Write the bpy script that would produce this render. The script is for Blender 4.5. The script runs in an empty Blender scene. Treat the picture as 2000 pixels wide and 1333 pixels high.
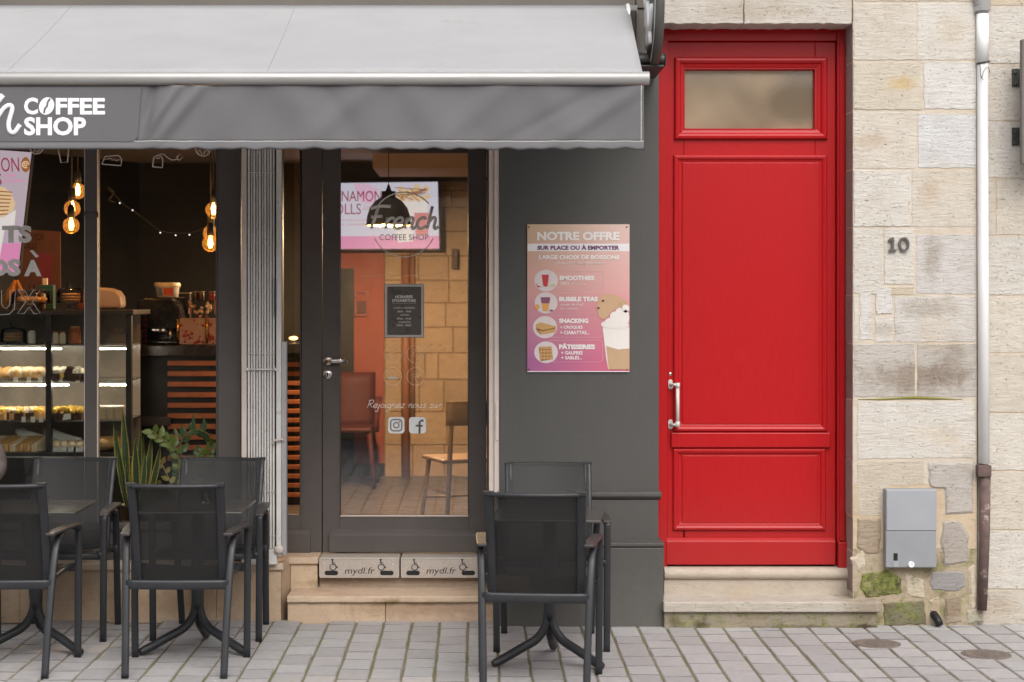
import bpy, bmesh, math, random
from mathutils import Vector, Matrix
random.seed(7)
R = math.radians
scene = bpy.context.scene
COL = scene.collection

# ------------------------------------------------------------------ camera
CAM_Y, CAM_Z, F = -9.5, 1.716, 3515.0
cam_d = bpy.data.cameras.new('camera')
cam = bpy.data.objects.new('camera', cam_d); COL.objects.link(cam)
cam.location = (0, CAM_Y, CAM_Z); cam.rotation_euler = (R(90), 0, 0)
cam_d.sensor_fit = 'HORIZONTAL'; cam_d.sensor_width = 36.0
cam_d.lens = 36.0 * F / 2000.0
cam_d.shift_x = 70 / 2000.0
cam_d.shift_y = -86.5 / 2000.0
cam_d.clip_start = 0.05; cam_d.clip_end = 500
cam_d.dof.use_dof = True; cam_d.dof.focus_distance = 9.3; cam_d.dof.aperture_fstop = 2.8      # the room behind the glass is a little soft in the photo
scene.camera = cam

# ------------------------------------------------------------------ sky, sun, exposure
world = bpy.data.worlds.new('World'); scene.world = world; world.use_nodes = True
wn = world.node_tree; wn.nodes.clear()
sky = wn.nodes.new('ShaderNodeTexSky'); sky.sky_type = 'NISHITA'; sky.sun_disc = False
SUN_EL, SUN_AZ = R(48), R(12)          # high, almost straight behind the viewer, a little to the right
sky.sun_elevation = SUN_EL; sky.sun_rotation = math.pi - SUN_AZ
sky.air_density = 1.0; sky.dust_density = 4.0; sky.ozone_density = 1.0
hs = wn.nodes.new('ShaderNodeHueSaturation'); hs.inputs['Saturation'].default_value = 0.25
bg = wn.nodes.new('ShaderNodeBackground'); bg.inputs['Strength'].default_value = 0.15
wo = wn.nodes.new('ShaderNodeOutputWorld')
wn.links.new(sky.outputs[0], hs.inputs['Color']); wn.links.new(hs.outputs[0], bg.inputs['Color'])
wn.links.new(bg.outputs[0], wo.inputs['Surface'])
sun_d = bpy.data.lights.new('sun', 'SUN'); sun_d.energy = 1.5; sun_d.angle = R(50); sun_d.color = (1.0, 0.965, 0.91)
sun = bpy.data.objects.new('sun', sun_d); COL.objects.link(sun)
sdir = Vector((math.sin(SUN_AZ) * math.cos(SUN_EL), -math.cos(SUN_AZ) * math.cos(SUN_EL), math.sin(SUN_EL)))
sun.rotation_euler = sdir.to_track_quat('Z', 'Y').to_euler()
sun.location = (4, -14, 18)
scene.view_settings.view_transform = 'Standard'; scene.view_settings.look = 'None'
scene.view_settings.gamma = 1.0; scene.view_settings.exposure = 0.35
scene.cycles.use_denoising = True
scene.cycles.max_bounces = 10; scene.cycles.transparent_max_bounces = 24
scene.cycles.sample_clamp_indirect = 6.0

# ------------------------------------------------------------------ measuring
def S(Y): return F / (Y - CAM_Y)
def X(px, Y): return (px - 930.0) / S(Y)
def Z(py, Y): return CAM_Z + (580.0 - py) / S(Y)
def P(px, py, Y): return (X(px, Y), Y, Z(py, Y))

# ------------------------------------------------------------------ mesh builder
class MB:
    def __init__(self): self.v = []; self.f = []; self.sm = []; self.mi = []; self.tint = []; self.any_tint = False
    def add(self, vs, fs, smooth=False, mi=0, tint=None):
        b = len(self.v); self.v.extend([tuple(p) for p in vs])
        for f in fs:
            self.f.append([b + i for i in f]); self.sm.append(smooth); self.mi.append(mi); self.tint.append(tint)
        if tint: self.any_tint = True
        return self
    def box(self, x0, x1, y0, y1, z0, z1, mi=0, tint=None):
        if x0 > x1: x0, x1 = x1, x0
        if y0 > y1: y0, y1 = y1, y0
        if z0 > z1: z0, z1 = z1, z0
        vs = [(x, y, z) for z in (z0, z1) for y in (y0, y1) for x in (x0, x1)]
        return self.add(vs, [(0, 2, 3, 1), (4, 5, 7, 6), (0, 1, 5, 4), (2, 6, 7, 3), (0, 4, 6, 2), (1, 3, 7, 5)], False, mi, tint)
    def pbox(self, px0, py0, px1, py1, Y, d, mi=0, tint=None):
        return self.box(X(px0, Y), X(px1, Y), Y, Y + d, Z(py1, Y), Z(py0, Y), mi, tint)
    def tube(self, pts, r, n=8, mi=0, flat=1.0, up=None, rx=None, smooth=True, cap=True, closed=False):
        pts = [Vector(p) for p in pts]; m = len(pts); vs = []; fs = []
        prev = None
        for i, p in enumerate(pts):
            if closed: t = (pts[(i + 1) % m] - pts[i - 1])
            else: t = pts[min(i + 1, m - 1)] - pts[max(i - 1, 0)]
            if t.length < 1e-9: t = Vector((0, 0, 1))
            t.normalize()
            if up is not None:
                u = Vector(up)
                side = t.cross(u)
                if side.length < 1e-4: side = t.cross(Vector((0, 1, 0.01)))
                side.normalize(); nn = side.cross(t)
            else:
                if prev is None:
                    a = Vector((0, 1, 0)) if abs(t.y) < 0.9 else Vector((1, 0, 0))
                    side = t.cross(a).normalized()
                else:
                    side = prev - t * prev.dot(t)
                    side = side.normalized() if side.length > 1e-6 else t.orthogonal().normalized()
                prev = side; nn = side.cross(t)
            rr = r[i] if isinstance(r, (list, tuple)) else r
            for k in range(n):
                a = 2 * math.pi * (k + 0.5) / n
                if rx is not None:
                    c, s_ = math.cos(a), math.sin(a); e = 0.55
                    c = math.copysign(abs(c) ** e, c); s_ = math.copysign(abs(s_) ** e, s_)
                    o = side * (c * rx) + nn * (s_ * rr)
                else:
                    o = side * (math.cos(a) * rr) + nn * (math.sin(a) * rr)
                if flat != 1.0: o.y *= flat
                vs.append(p + o)
        rows = m if closed else m - 1
        for i in range(rows):
            j = (i + 1) % m
            for k in range(n):
                k2 = (k + 1) % n
                fs.append((i * n + k, i * n + k2, j * n + k2, j * n + k))
        if cap and not closed:
            fs.append(tuple(range(n - 1, -1, -1))); fs.append(tuple(range((m - 1) * n, m * n)))
        return self.add(vs, fs, smooth, mi)
    def lathe(self, prof, c=(0, 0, 0), n=24, mi=0, smooth=True, axis='z', capb=True, capt=True):
        vs = []; fs = []
        for r, h in prof:
            for k in range(n):
                a = 2 * math.pi * k / n
                q = (r * math.cos(a), r * math.sin(a), h)
                if axis == 'y': q = (q[0], q[2], q[1])
                if axis == 'x': q = (q[2], q[0], q[1])
                vs.append((c[0] + q[0], c[1] + q[1], c[2] + q[2]))
        m = len(prof)
        for i in range(m - 1):
            for k in range(n):
                k2 = (k + 1) % n
                fs.append((i * n + k, i * n + k2, (i + 1) * n + k2, (i + 1) * n + k))
        if capb: fs.append(tuple(range(n - 1, -1, -1)))
        if capt: fs.append(tuple(range((m - 1) * n, m * n)))
        return self.add(vs, fs, smooth, mi)
    def prism(self, poly, y0, y1, mi=0, tint=None):
        n = len(poly)
        vs = [(x, y0, z) for x, z in poly] + [(x, y1, z) for x, z in poly]
        fs = [tuple(range(n)), tuple(range(2 * n - 1, n - 1, -1))]
        fs += [(i, (i + 1) % n, n + (i + 1) % n, n + i) for i in range(n)]
        return self.add(vs, fs, False, mi, tint)
    def xprism(self, poly, x0, x1, mi=0, tint=None):      # poly of (y, z) drawn out along x
        n = len(poly)
        vs = [(x0, y, z) for y, z in poly] + [(x1, y, z) for y, z in poly]
        fs = [tuple(range(n)), tuple(range(2 * n - 1, n - 1, -1))]
        fs += [(i, (i + 1) % n, n + (i + 1) % n, n + i) for i in range(n)]
        return self.add(vs, fs, False, mi, tint)
    def mould(self, x0, x1, z0, z1, y, prof, mi=0, smooth=False):   # mitred frame; prof = (inset, proud)
        vs = []; fs = []
        for d, h in prof:
            vs += [(x0 + d, y - h, z0 + d), (x1 - d, y - h, z0 + d), (x1 - d, y - h, z1 - d), (x0 + d, y - h, z1 - d)]
        m = len(prof)
        for i in range(m):
            j = (i + 1) % m
            for k in range(4):
                k2 = (k + 1) % 4
                fs.append((i * 4 + k, i * 4 + k2, j * 4 + k2, j * 4 + k))
        return self.add(vs, fs, smooth, mi)
    def sheet(self, rows, smooth=True, mi=0):
        m, n = len(rows), len(rows[0]); vs = [p for r in rows for p in r]
        fs = [(i * n + k, i * n + k + 1, (i + 1) * n + k + 1, (i + 1) * n + k) for i in range(m - 1) for k in range(n - 1)]
        return self.add(vs, fs, smooth, mi)
    def ball(self, c, r, n=12, m=8, mi=0, sc=(1, 1, 1), rot=0.0):
        vs = []; fs = []
        for i in range(m + 1):
            th = math.pi * i / m
            for k in range(n):
                a = 2 * math.pi * k / n
                x, y, z = r * sc[0] * math.sin(th) * math.cos(a), r * sc[1] * math.sin(th) * math.sin(a), r * sc[2] * math.cos(th)
                x, z = x * math.cos(rot) - z * math.sin(rot), x * math.sin(rot) + z * math.cos(rot)
                vs.append((c[0] + x, c[1] + y, c[2] + z))
        for i in range(m):
            for k in range(n):
                fs.append((i * n + k, i * n + (k + 1) % n, (i + 1) * n + (k + 1) % n, (i + 1) * n + k))
        return self.add(vs, fs, True, mi)
    def mesh(self, name, mats):
        me = bpy.data.meshes.new(name)
        me.from_pydata(self.v, [], self.f)
        for mt in mats: me.materials.append(mt)
        me.polygons.foreach_set('use_smooth', self.sm)
        me.polygons.foreach_set('material_index', self.mi)
        if self.any_tint:
            at = me.color_attributes.new('tint', 'FLOAT_COLOR', 'CORNER')
            buf = []
            for p in me.polygons:
                t = self.tint[p.index] or (1, 1, 1, 0)
                for _ in p.loop_indices: buf.extend(t)
            at.data.foreach_set('color', buf)
        bm = bmesh.new(); bm.from_mesh(me)
        bmesh.ops.remove_doubles(bm, verts=bm.verts, dist=1e-6)
        bmesh.ops.recalc_face_normals(bm, faces=bm.faces)
        bm.to_mesh(me); bm.free()
        me.update()
        return me
    def obj(self, name, mats, parent=None, bevel=0.0, seg=2, subsurf=0, solid=0.0, loc=None):
        if not isinstance(mats, (list, tuple)): mats = [mats]
        o = bpy.data.objects.new(name, self.mesh(name, mats)); COL.objects.link(o)
        if loc is not None: o.location = loc
        if parent is not None:
            o.parent = parent
        if solid:
            md = o.modifiers.new('thickness', 'SOLIDIFY'); md.thickness = solid; md.offset = 0
        if bevel:
            md = o.modifiers.new('rounding', 'BEVEL'); md.width = bevel; md.segments = seg; md.limit_method = 'ANGLE'; md.angle_limit = R(40)
            md.harden_normals = False
        if subsurf:
            md = o.modifiers.new('smooth', 'SUBSURF'); md.levels = subsurf; md.render_levels = subsurf
        return o

def tag(o, label=None, cat=None, group=None, kind=None):
    if label: o['label'] = label
    if cat: o['category'] = cat
    if group: o['group'] = group
    if kind: o['kind'] = kind
    return o
def thing(name, label, cat, loc=(0, 0, 0), rz=0.0, group=None):
    o = bpy.data.objects.new(name, None); o.empty_display_size = 0.1; COL.objects.link(o)
    o.location = loc; o.rotation_euler = (0, 0, rz)
    return tag(o, label, cat, group)
def kids(o): return [c for c in bpy.data.objects if c.parent is o]
def dup(o, loc=None, rz=None, label=None, group=None, parent=None):
    c = o.copy(); COL.objects.link(c)
    if parent is not None: c.parent = parent
    if loc is not None: c.location = loc
    if rz is not None: c.rotation_euler = (0, 0, rz)
    if label: c['label'] = label
    if group: c['group'] = group
    for k in kids(o): dup(k, parent=c)
    return c

# ------------------------------------------------------------------ lettering
def text_geo(body, bold=0.0, spacing=1.0):
    cu = bpy.data.curves.new('lettering', 'FONT'); cu.body = body; cu.size = 1.0
    cu.offset = bold; cu.resolution_u = 3; cu.space_character = spacing
    ob = bpy.data.objects.new('lettering', cu); COL.objects.link(ob)
    dg = bpy.context.evaluated_depsgraph_get()
    me = bpy.data.meshes.new_from_object(ob.evaluated_get(dg))
    vs = [tuple(v.co) for v in me.vertices]; fs = [tuple(p.vertices) for p in me.polygons]
    bpy.data.objects.remove(ob); bpy.data.curves.remove(cu); bpy.data.meshes.remove(me)
    return vs, fs
def put_text(mb, body, x0, x1, z0, z1, y, bold=0.0, shear=0.0, mi=0, spacing=1.0, keep=False):
    """flat letters filling the box x0..x1, z0..z1 on the plane y (facing the street)"""
    vs, fs = text_geo(body, bold, spacing)
    if not vs: return
    a0 = min(v[0] for v in vs); a1 = max(v[0] for v in vs); b0 = min(v[1] for v in vs); b1 = max(v[1] for v in vs)
    kx = (x1 - x0) / (a1 - a0); kz = (z1 - z0) / (b1 - b0)
    if keep: kx = kz
    off = (x0 + x1) / 2 - kx * (a1 - a0) / 2
    mb.add([(off + (v[0] - a0) * kx + shear * (v[1] - b0) * kz, y, z0 + (v[1] - b0) * kz) for v in vs], fs, False, mi)
def ptext(mb, body, px0, py0, px1, py1, Y, **k):
    put_text(mb, body, X(px0, Y), X(px1, Y), Z(py1, Y), Z(py0, Y), Y, **k)
def smooth_path(pts, k=4):
    if len(pts) < 3: return [tuple(p) for p in pts]
    out = []
    q = [pts[0]] + list(pts) + [pts[-1]]
    for i in range(1, len(q) - 2):
        p0, p1, p2, p3 = q[i - 1], q[i], q[i + 1], q[i + 2]
        for j in range(k):
            t = j / k
            out.append(tuple(0.5 * ((2 * b) + (-a + c) * t + (2 * a - 5 * b + 4 * c - d) * t * t + (-a + 3 * b - 3 * c + d) * t ** 3)
                             for a, b, c, d in zip(p0, p1, p2, p3)))
    out.append(tuple(pts[-1]))
    return out
O_ = [(.3, 1), (.08, .7), (.08, .3), (.3, 0), (.52, .3), (.52, .7), (.3, 1)]
N_ = [(.1, .55), (.3, .98), (.46, .85), (.46, .2), (.56, 0), (.72, .2)]
GLYPH = {
 'e': (.62, [[(0, .4), (.42, .5), (.5, .82), (.3, 1), (.08, .7), (.08, .25), (.3, 0), (.65, .22)]]),
 'r': (.5, [[(.12, 1), (.12, 0)], [(.12, .6), (.3, .95), (.5, .92)]]),
 'n': (.68, [[(.1, 1), (.1, 0)], N_]), 'h': (.7, [[(.1, 0), (.12, 2)], N_]),
 'c': (.58, [[(.5, .8), (.35, 1), (.1, .75), (.08, .25), (.3, 0), (.62, .22)]]),
 'o': (.62, [O_]), 'u': (.72, [[(.1, 1), (.1, .25), (.25, 0), (.42, .2), (.5, 1)], [(.5, 1), (.5, .15), (.7, .12)]]),
 's': (.52, [[(.45, .9), (.25, 1), (.1, .78), (.4, .4), (.4, .12), (.2, 0), (.02, .12)]]),
 'g': (.66, [O_, [(.52, 1), (.52, -.7), (.3, -1), (.05, -.7)]]),
 'i': (.32, [[(.1, 1), (.1, .15), (.28, .05)], [(.12, 1.4), (.14, 1.46)]]),
 'j': (.36, [[(.2, 1), (.2, -.7), (0, -1), (-.15, -.7)], [(.2, 1.4), (.22, 1.46)]]),
 'z': (.6, [[(.05, 1), (.5, 1)], [(.5, 1), (.05, 0)], [(.05, 0), (.58, .03)]]),
 'a': (.68, [O_, [(.52, 1), (.52, .15), (.66, .05)]]), 'd': (.66, [O_, [(.54, 2), (.52, 0)]]),
 'l': (.32, [[(.12, 2), (.1, .15), (.28, .03)]]), 't': (.4, [[(.17, 1.6), (.15, .15), (.3, .02)], [(0, 1.1), (.36, 1.1)]]),
 'f': (.44, [[(.45, 1.8), (.3, 2), (.2, 1.6), (.2, -.6)], [(.02, 1), (.4, 1)]]),
 'x': (.6, [[(.05, 1), (.5, 0)], [(.5, 1), (.05, 0)]]),
 'F': (.8, [[(.25, 1.95), (.12, 0)], [(-.15, 1.8), (.3, 2.02), (.95, 1.98)], [(-.05, 1.05), (.6, 1.12)]]),
 'R': (.85, [[(.1, 0), (.2, 1.9)], [(0, 1.7), (.4, 2.05), (.75, 1.65), (.5, 1.1), (.2, 1)], [(.3, 1), (.8, 0)]]),
 'C': (.85, [[(.75, 1.7), (.5, 2), (.15, 1.4), (.1, .5), (.4, 0), (.8, .3)]]), 'L': (.72, [[(.2, 2), (.1, 0)], [(.1, 0), (.7, .05)]]),
 ' ': (.45, [])}
def script(mb, body, x0, x1, z0, xh, y, r, shear=.28, mi=0, rise=0.0):
    w = sum(GLYPH[ch][0] for ch in body); k = (x1 - x0) / w; cx = 0.0
    for ch in body:
        adv, strokes = GLYPH[ch]
        for st in strokes:
            pts = [(x0 + (cx + a) * k + shear * b * xh, y, z0 + b * xh + rise * (cx + a) * k) for a, b in smooth_path(st, 4)]
            mb.tube(pts, r, 6, mi, flat=0.25 if r > .003 else .4)
        cx += adv
def stroke(mb, pts, Y, r, mi=0, k=4, curved=False):       # pts in photo measure, laid on plane Y
    q = [P(a, b, Y) for a, b in (smooth_path(pts, k) if curved else pts)]
    mb.tube(q, r, 6, mi, flat=.4)
def ring(mb, cx, cy, rad, Y, r, a0=0, a1=360, mi=0, n=40):
    pts = [(cx + rad * math.cos(R(a0 + (a1 - a0) * i / n)), cy - rad * math.sin(R(a0 + (a1 - a0) * i / n))) for i in range(n + 1)]
    stroke(mb, pts, Y, r, mi)
def disc(mb, cx, cy, rx, ry, Y, mi=0, n=20, d=0.0008):
    mb.prism([(X(cx, Y) + rx / S(Y) * math.cos(2 * math.pi * i / n), Z(cy, Y) + ry / S(Y) * math.sin(2 * math.pi * i / n)) for i in range(n)], Y, Y + d, mi)
def pquad(mb, pts, Y, mi=0, d=0.0008):
    mb.prism([(X(a, Y), Z(b, Y)) for a, b in pts], Y, Y + d, mi)

# ------------------------------------------------------------------ materials
def NT(name):
    m = bpy.data.materials.new(name); m.use_nodes = True
    nt = m.node_tree; b = nt.nodes['Principled BSDF']
    return m, nt, b
def node(nt, t, **kw):
    n = nt.nodes.new(t)
    for k, v in kw.items():
        if k in n.inputs: n.inputs[k].default_value = v
        else: setattr(n, k, v)
    return n
def c4(c): return (c[0], c[1], c[2], 1.0)
def coords(nt, scale=(1, 1, 1)):
    tc = node(nt, 'ShaderNodeTexCoord'); mp = node(nt, 'ShaderNodeMapping'); mp.inputs['Scale'].default_value = scale
    nt.links.new(tc.outputs['Object'], mp.inputs['Vector']); return mp.outputs[0]
def noise(nt, vec, scale, detail=4, rough=.6, dist=0.0):
    n = node(nt, 'ShaderNodeTexNoise'); n.inputs['Scale'].default_value = scale; n.inputs['Detail'].default_value = detail
    n.inputs['Roughness'].default_value = rough; n.inputs['Distortion'].default_value = dist
    nt.links.new(vec, n.inputs['Vector']); return n.outputs[0]
def ramp(nt, val, stops):
    r = node(nt, 'ShaderNodeValToRGB')
    while len(r.color_ramp.elements) < len(stops): r.color_ramp.elements.new(0.5)
    for e, (p, c) in zip(r.color_ramp.elements, stops):
        e.position = p; e.color = c4(c) if isinstance(c, (tuple, list)) else (c, c, c, 1)
    nt.links.new(val, r.inputs[0]); return r.outputs[0]
def mix(nt, fac, a, b, mode='MIX'):
    m = node(nt, 'ShaderNodeMix', data_type='RGBA', blend_type=mode)
    for sock, v in ((m.inputs[0], fac), (m.inputs[6], a), (m.inputs[7], b)):
        if isinstance(v, bpy.types.NodeSocket): nt.links.new(v, sock)
        else: sock.default_value = v if not isinstance(v, (tuple, list)) else c4(v)
    return m.outputs[2]
def mathn(nt, op, a, b=0.0, clamp=False):
    m = node(nt, 'ShaderNodeMath', operation=op); m.use_clamp = clamp
    for s_, v in ((m.inputs[0], a), (m.inputs[1], b)):
        if isinstance(v, bpy.types.NodeSocket): nt.links.new(v, s_)
        else: s_.default_value = v
    return m.outputs[0]
def bump(nt, b, h, strength=.3, dist=.01, prev=None):
    n = node(nt, 'ShaderNodeBump'); n.inputs['Strength'].default_value = strength; n.inputs['Distance'].default_value = dist
    nt.links.new(h, n.inputs['Height'])
    if prev is not None: nt.links.new(prev, n.inputs['Normal'])
    nt.links.new(n.outputs[0], b.inputs['Normal']); return n.outputs[0]

def paint(name, col, rough=.45, var=.12, scale=6, metal=0.0, bmp=.05, bscale=180, spec=.5, dirt=None, coat=0.0):
    """painted, plastic or metal surface with slight unevenness"""
    m, nt, b = NT(name); v = coords(nt)
    n1 = noise(nt, v, scale, 5, .6)
    base = mix(nt, ramp(nt, n1, [(.3, 0.0), (.75, 1.0)]), tuple(c * (1 - var) for c in col), tuple(min(1, c * (1 + var)) for c in col))
    if dirt:
        n2 = noise(nt, v, dirt[1], 8, .7)
        base = mix(nt, ramp(nt, n2, [(dirt[2], 0.0), (min(1, dirt[2] + .12), 1.0)]), base, dirt[0])
    nt.links.new(base, b.inputs['Base Color'])
    b.inputs['Metallic'].default_value = metal; b.inputs['Specular IOR Level'].default_value = spec
    rr = ramp(nt, noise(nt, v, scale * 3, 4, .6), [(.3, max(0.02, rough - .08)), (.7, min(1, rough + .1))])
    nt.links.new(rr, b.inputs['Roughness'])
    if coat: b.inputs['Coat Weight'].default_value = coat; b.inputs['Coat Roughness'].default_value = .12
    if bmp: bump(nt, b, noise(nt, v, bscale, 3, .6), bmp, .002)
    return m
def flat(name, col, rough=.6):
    m, nt, b = NT(name); v = coords(nt)
    nt.links.new(mix(nt, noise(nt, v, 40, 3), tuple(c * .94 for c in col), tuple(min(1, c * 1.05) for c in col)), b.inputs['Base Color'])
    b.inputs['Roughness'].default_value = rough; return m
def glow(name, col, strength):
    m, nt, b = NT(name); b.inputs['Base Color'].default_value = c4(col)
    b.inputs['Emission Color'].default_value = c4(col); b.inputs['Emission Strength'].default_value = strength; return m
def glass(name, tint=(.95, .96, .95), ior=1.6, rough=0.0, haze=0.0, hazecol=(.5, .45, .4)):
    m = bpy.data.materials.new(name); m.use_nodes = True; nt = m.node_tree; nt.nodes.clear()
    out = node(nt, 'ShaderNodeOutputMaterial'); tr = node(nt, 'ShaderNodeBsdfTransparent'); gl = node(nt, 'ShaderNodeBsdfGlossy')
    tr.inputs[0].default_value = c4(tint); gl.inputs['Roughness'].default_value = rough
    fr = node(nt, 'ShaderNodeFresnel'); fr.inputs['IOR'].default_value = ior
    mx = node(nt, 'ShaderNodeMixShader')
    nt.links.new(fr.outputs[0], mx.inputs[0]); nt.links.new(tr.outputs[0], mx.inputs[1]); nt.links.new(gl.outputs[0], mx.inputs[2])
    last = mx.outputs[0]
    if haze:
        df = node(nt, 'ShaderNodeBsdfDiffuse'); df.inputs[0].default_value = c4(hazecol)
        v = coords(nt); h = ramp(nt, noise(nt, v, 2.4, 2, .4), [(.35, haze * .5), (.65, min(1, haze * 1.45))])
        m2 = node(nt, 'ShaderNodeMixShader'); nt.links.new(h, m2.inputs[0]); nt.links.new(last, m2.inputs[1]); nt.links.new(df.outputs[0], m2.inputs[2]); last = m2.outputs[0]
    nt.links.new(last, out.inputs[0]); return m

def stone_mat(name, stains_and_shade=(), pit=1.0, base=(1, 1, 1), strength=.5):
    """limestone: colour per block from the 'tint' attribute (alpha = how mossy the block is), strata, pits, stains"""
    m, nt, b = NT(name); v = coords(nt); vs = coords(nt, (1.2, 1.2, 6))
    at = node(nt, 'ShaderNodeAttribute', attribute_name='tint')
    strata = noise(nt, vs, 9, 8, .72, .4); fine = noise(nt, v, 70, 6, .7); big = noise(nt, v, 3.2, 6, .62, .5)
    col = mix(nt, 1.0, at.outputs['Color'], base, 'MULTIPLY')
    col = mix(nt, ramp(nt, strata, [(.34, .3), (.54, 0.0)]), col, mix(nt, 1.0, col, (.88, .82, .75), 'MULTIPLY'))
    col = mix(nt, ramp(nt, big, [(.5, 0.0), (.72, .75)]), col, mix(nt, 1.0, col, (1.08, 1.08, 1.1), 'MULTIPLY'))
    grime = noise(nt, v, 5.5, 9, .75, .8)
    col = mix(nt, ramp(nt, grime, [(.57, 0.0), (.76, .5)]), col, mix(nt, 1.0, col, (.66, .61, .56), 'MULTIPLY'))
    ochre = noise(nt, coords(nt, (1, 1, 1.6)), 2.3, 5, .6)
    col = mix(nt, ramp(nt, ochre, [(.60, 0.0), (.78, .6)]), col, mix(nt, 1.0, col, (1.0, .88, .70), 'MULTIPLY'))
    pits = noise(nt, coords(nt, (1, 1, 1.7)), 62, 3, .6)
    pm = ramp(nt, pits, [(.63, 0.0), (.70, 1.0)])
    blot = noise(nt, v, 14, 8, .7, .4)
    col = mix(nt, ramp(nt, blot, [(.45, 0.0), (.68, .5)]), col, mix(nt, 1.0, col, (.80, .765, .725), 'MULTIPLY'))
    col = mix(nt, mathn(nt, 'MULTIPLY', pm, .55 * pit), col, mix(nt, 1.0, col, (.45, .38, .32), 'MULTIPLY'))
    for sx, sz, rx, rz, sc_, st in stains_and_shade:          # weathering patches and painted crevice shade at their places on the stone
        mp = node(nt, 'ShaderNodeMapping'); mp.vector_type = 'POINT'
        tc = node(nt, 'ShaderNodeTexCoord'); nt.links.new(tc.outputs['Object'], mp.inputs['Vector'])
        mp.inputs['Scale'].default_value = (1 / rx, 0, 1 / rz); mp.inputs['Location'].default_value = (-sx / rx, 0, -sz / rz)
        ln = node(nt, 'ShaderNodeVectorMath', operation='LENGTH'); nt.links.new(mp.outputs[0], ln.inputs[0])
        d = mathn(nt, 'ADD', ln.outputs['Value'], mathn(nt, 'MULTIPLY', mathn(nt, 'SUBTRACT', noise(nt, v, 9, 9, .75, .6), .5), 2.2))
        col = mix(nt, mathn(nt, 'MULTIPLY', ramp(nt, d, [(.35, 1.0), (1.0, 0.0)]), st), col, mix(nt, 1.0, col, sc_, 'MULTIPLY'))
    # moss and damp where a block carries it
    mo = noise(nt, v, 11, 9, .72, .6)
    mm = mathn(nt, 'ADD', at.outputs['Alpha'], mathn(nt, 'SUBTRACT', mo, 1.0)); mm = ramp(nt, mm, [(.0, 0.0), (.22, 1.0)])
    mcol = mix(nt, ramp(nt, noise(nt, v, 24, 6, .7), [(.35, 0.0), (.62, 1.0)]), (.06, .06, .03), (.25, .27, .075))
    col = mix(nt, mm, col, mcol)
    nt.links.new(col, b.inputs['Base Color']); b.inputs['Roughness'].default_value = .92; b.inputs['Specular IOR Level'].default_value = .2
    h = mathn(nt, 'SUBTRACT', mathn(nt, 'ADD', mathn(nt, 'MULTIPLY', strata, .8), mathn(nt, 'MULTIPLY', fine, .35)), mathn(nt, 'MULTIPLY', pm, .35 * pit))
    bump(nt, b, h, strength, .012)
    return m

M = {}
def ST(px, py, rx, ry, c, s_): return (X(px, -.1), Z(py, -.1), rx / 374, ry / 374, c, s_)
STAINS_AND_SHADE = [ST(1775, 738, 105, 42, (.62, .56, .51), .95), ST(1858, 715, 40, 60, (.70, .65, .60), .8), ST(1822, 500, 26, 52, (.66, .60, .54), .85), ST(1762, 163, 40, 18, (1, .84, .58), .9),
          ST(1815, 603, 70, 22, (.74, .70, .66), .8), ST(1728, 642, 45, 14, (.78, .74, .72), .8), ST(1700, 275, 60, 18, (.88, .80, .72), .8), ST(1815, 375, 24, 45, (.90, .80, .68), .7),
          ST(1860, 62, 45, 40, (.92, .87, .78), .8), ST(1690, 1180, 70, 45, (.62, .56, .48), .8), ST(1850, 1190, 60, 40, (.70, .64, .56), .8), ST(1950, 1190, 60, 30, (.84, .78, .72), .8), ST(1480, 20, 120, 22, (.84, .80, .74), .8), ST(1365, 1216, 22, 13, (.30, .25, .20), 1), ST(1682, 1221, 46, 9, (.28, .23, .19), 1), ST(1315, 1208, 16, 20, (.5, .45, .36), .9), ST(1560, 1222, 120, 7, (.5, .46, .38), .9)]  # darkest spots on the riser are crevice shade put into the colour
M['stone'] = stone_mat('pale limestone', STAINS_AND_SHADE, strength=.85, pit=1.0, base=(.83, .835, .845))
M['stone_smooth'] = stone_mat('dressed step stone', [(-.35, .07, .5, .06, (.74, .68, .62), .8), (-.75, .16, .3, .03, (.66, .60, .54), .7), (-1.6, .1, .6, .1, (.80, .74, .68), .8), (-.45, .10, .06, .03, (.55, .56, .40), .9)], pit=.7, strength=.4, base=(.95, .93, .92))
M['mortar'] = stone_mat('lime mortar', pit=.5, strength=.6, base=(.82, .82, .82))
def red_paint():
    m, nt, b = NT('red gloss paint'); v = coords(nt)
    br = noise(nt, coords(nt, (1, 1, .06)), 160, 4, .6); sc_ = noise(nt, coords(nt, (1, 1, .35)), 38, 6, .75); gr = noise(nt, v, 30, 8, .75)
    sp = node(nt, 'ShaderNodeSeparateXYZ'); nt.links.new(v, sp.inputs[0])
    col = mix(nt, ramp(nt, br, [(.35, 0.0), (.65, 1.0)]), (.385, .0065, .0090), (.425, .0080, .0105))
    low = ramp(nt, mathn(nt, 'ADD', sp.outputs[2], mathn(nt, 'MULTIPLY', gr, .5)), [(.55, .30), (.95, 0.0)])
    col = mix(nt, low, col, (.30, .045, .040))                      # splashed dust on the foot of the door
    col = mix(nt, ramp(nt, sc_, [(.735, 0.0), (.77, .5)]), col, (.26, .03, .03))
    nt.links.new(col, b.inputs['Base Color']); b.inputs['Specular IOR Level'].default_value = .25
    nt.links.new(ramp(nt, br, [(.3, .34), (.7, .42)]), b.inputs['Roughness']); b.inputs['Coat Weight'].default_value = .08; b.inputs['Coat Roughness'].default_value = .15
    bump(nt, b, mathn(nt, 'ADD', br, mathn(nt, 'MULTIPLY', sc_, .5)), .05, .004); return m
M['red'] = red_paint()
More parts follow.
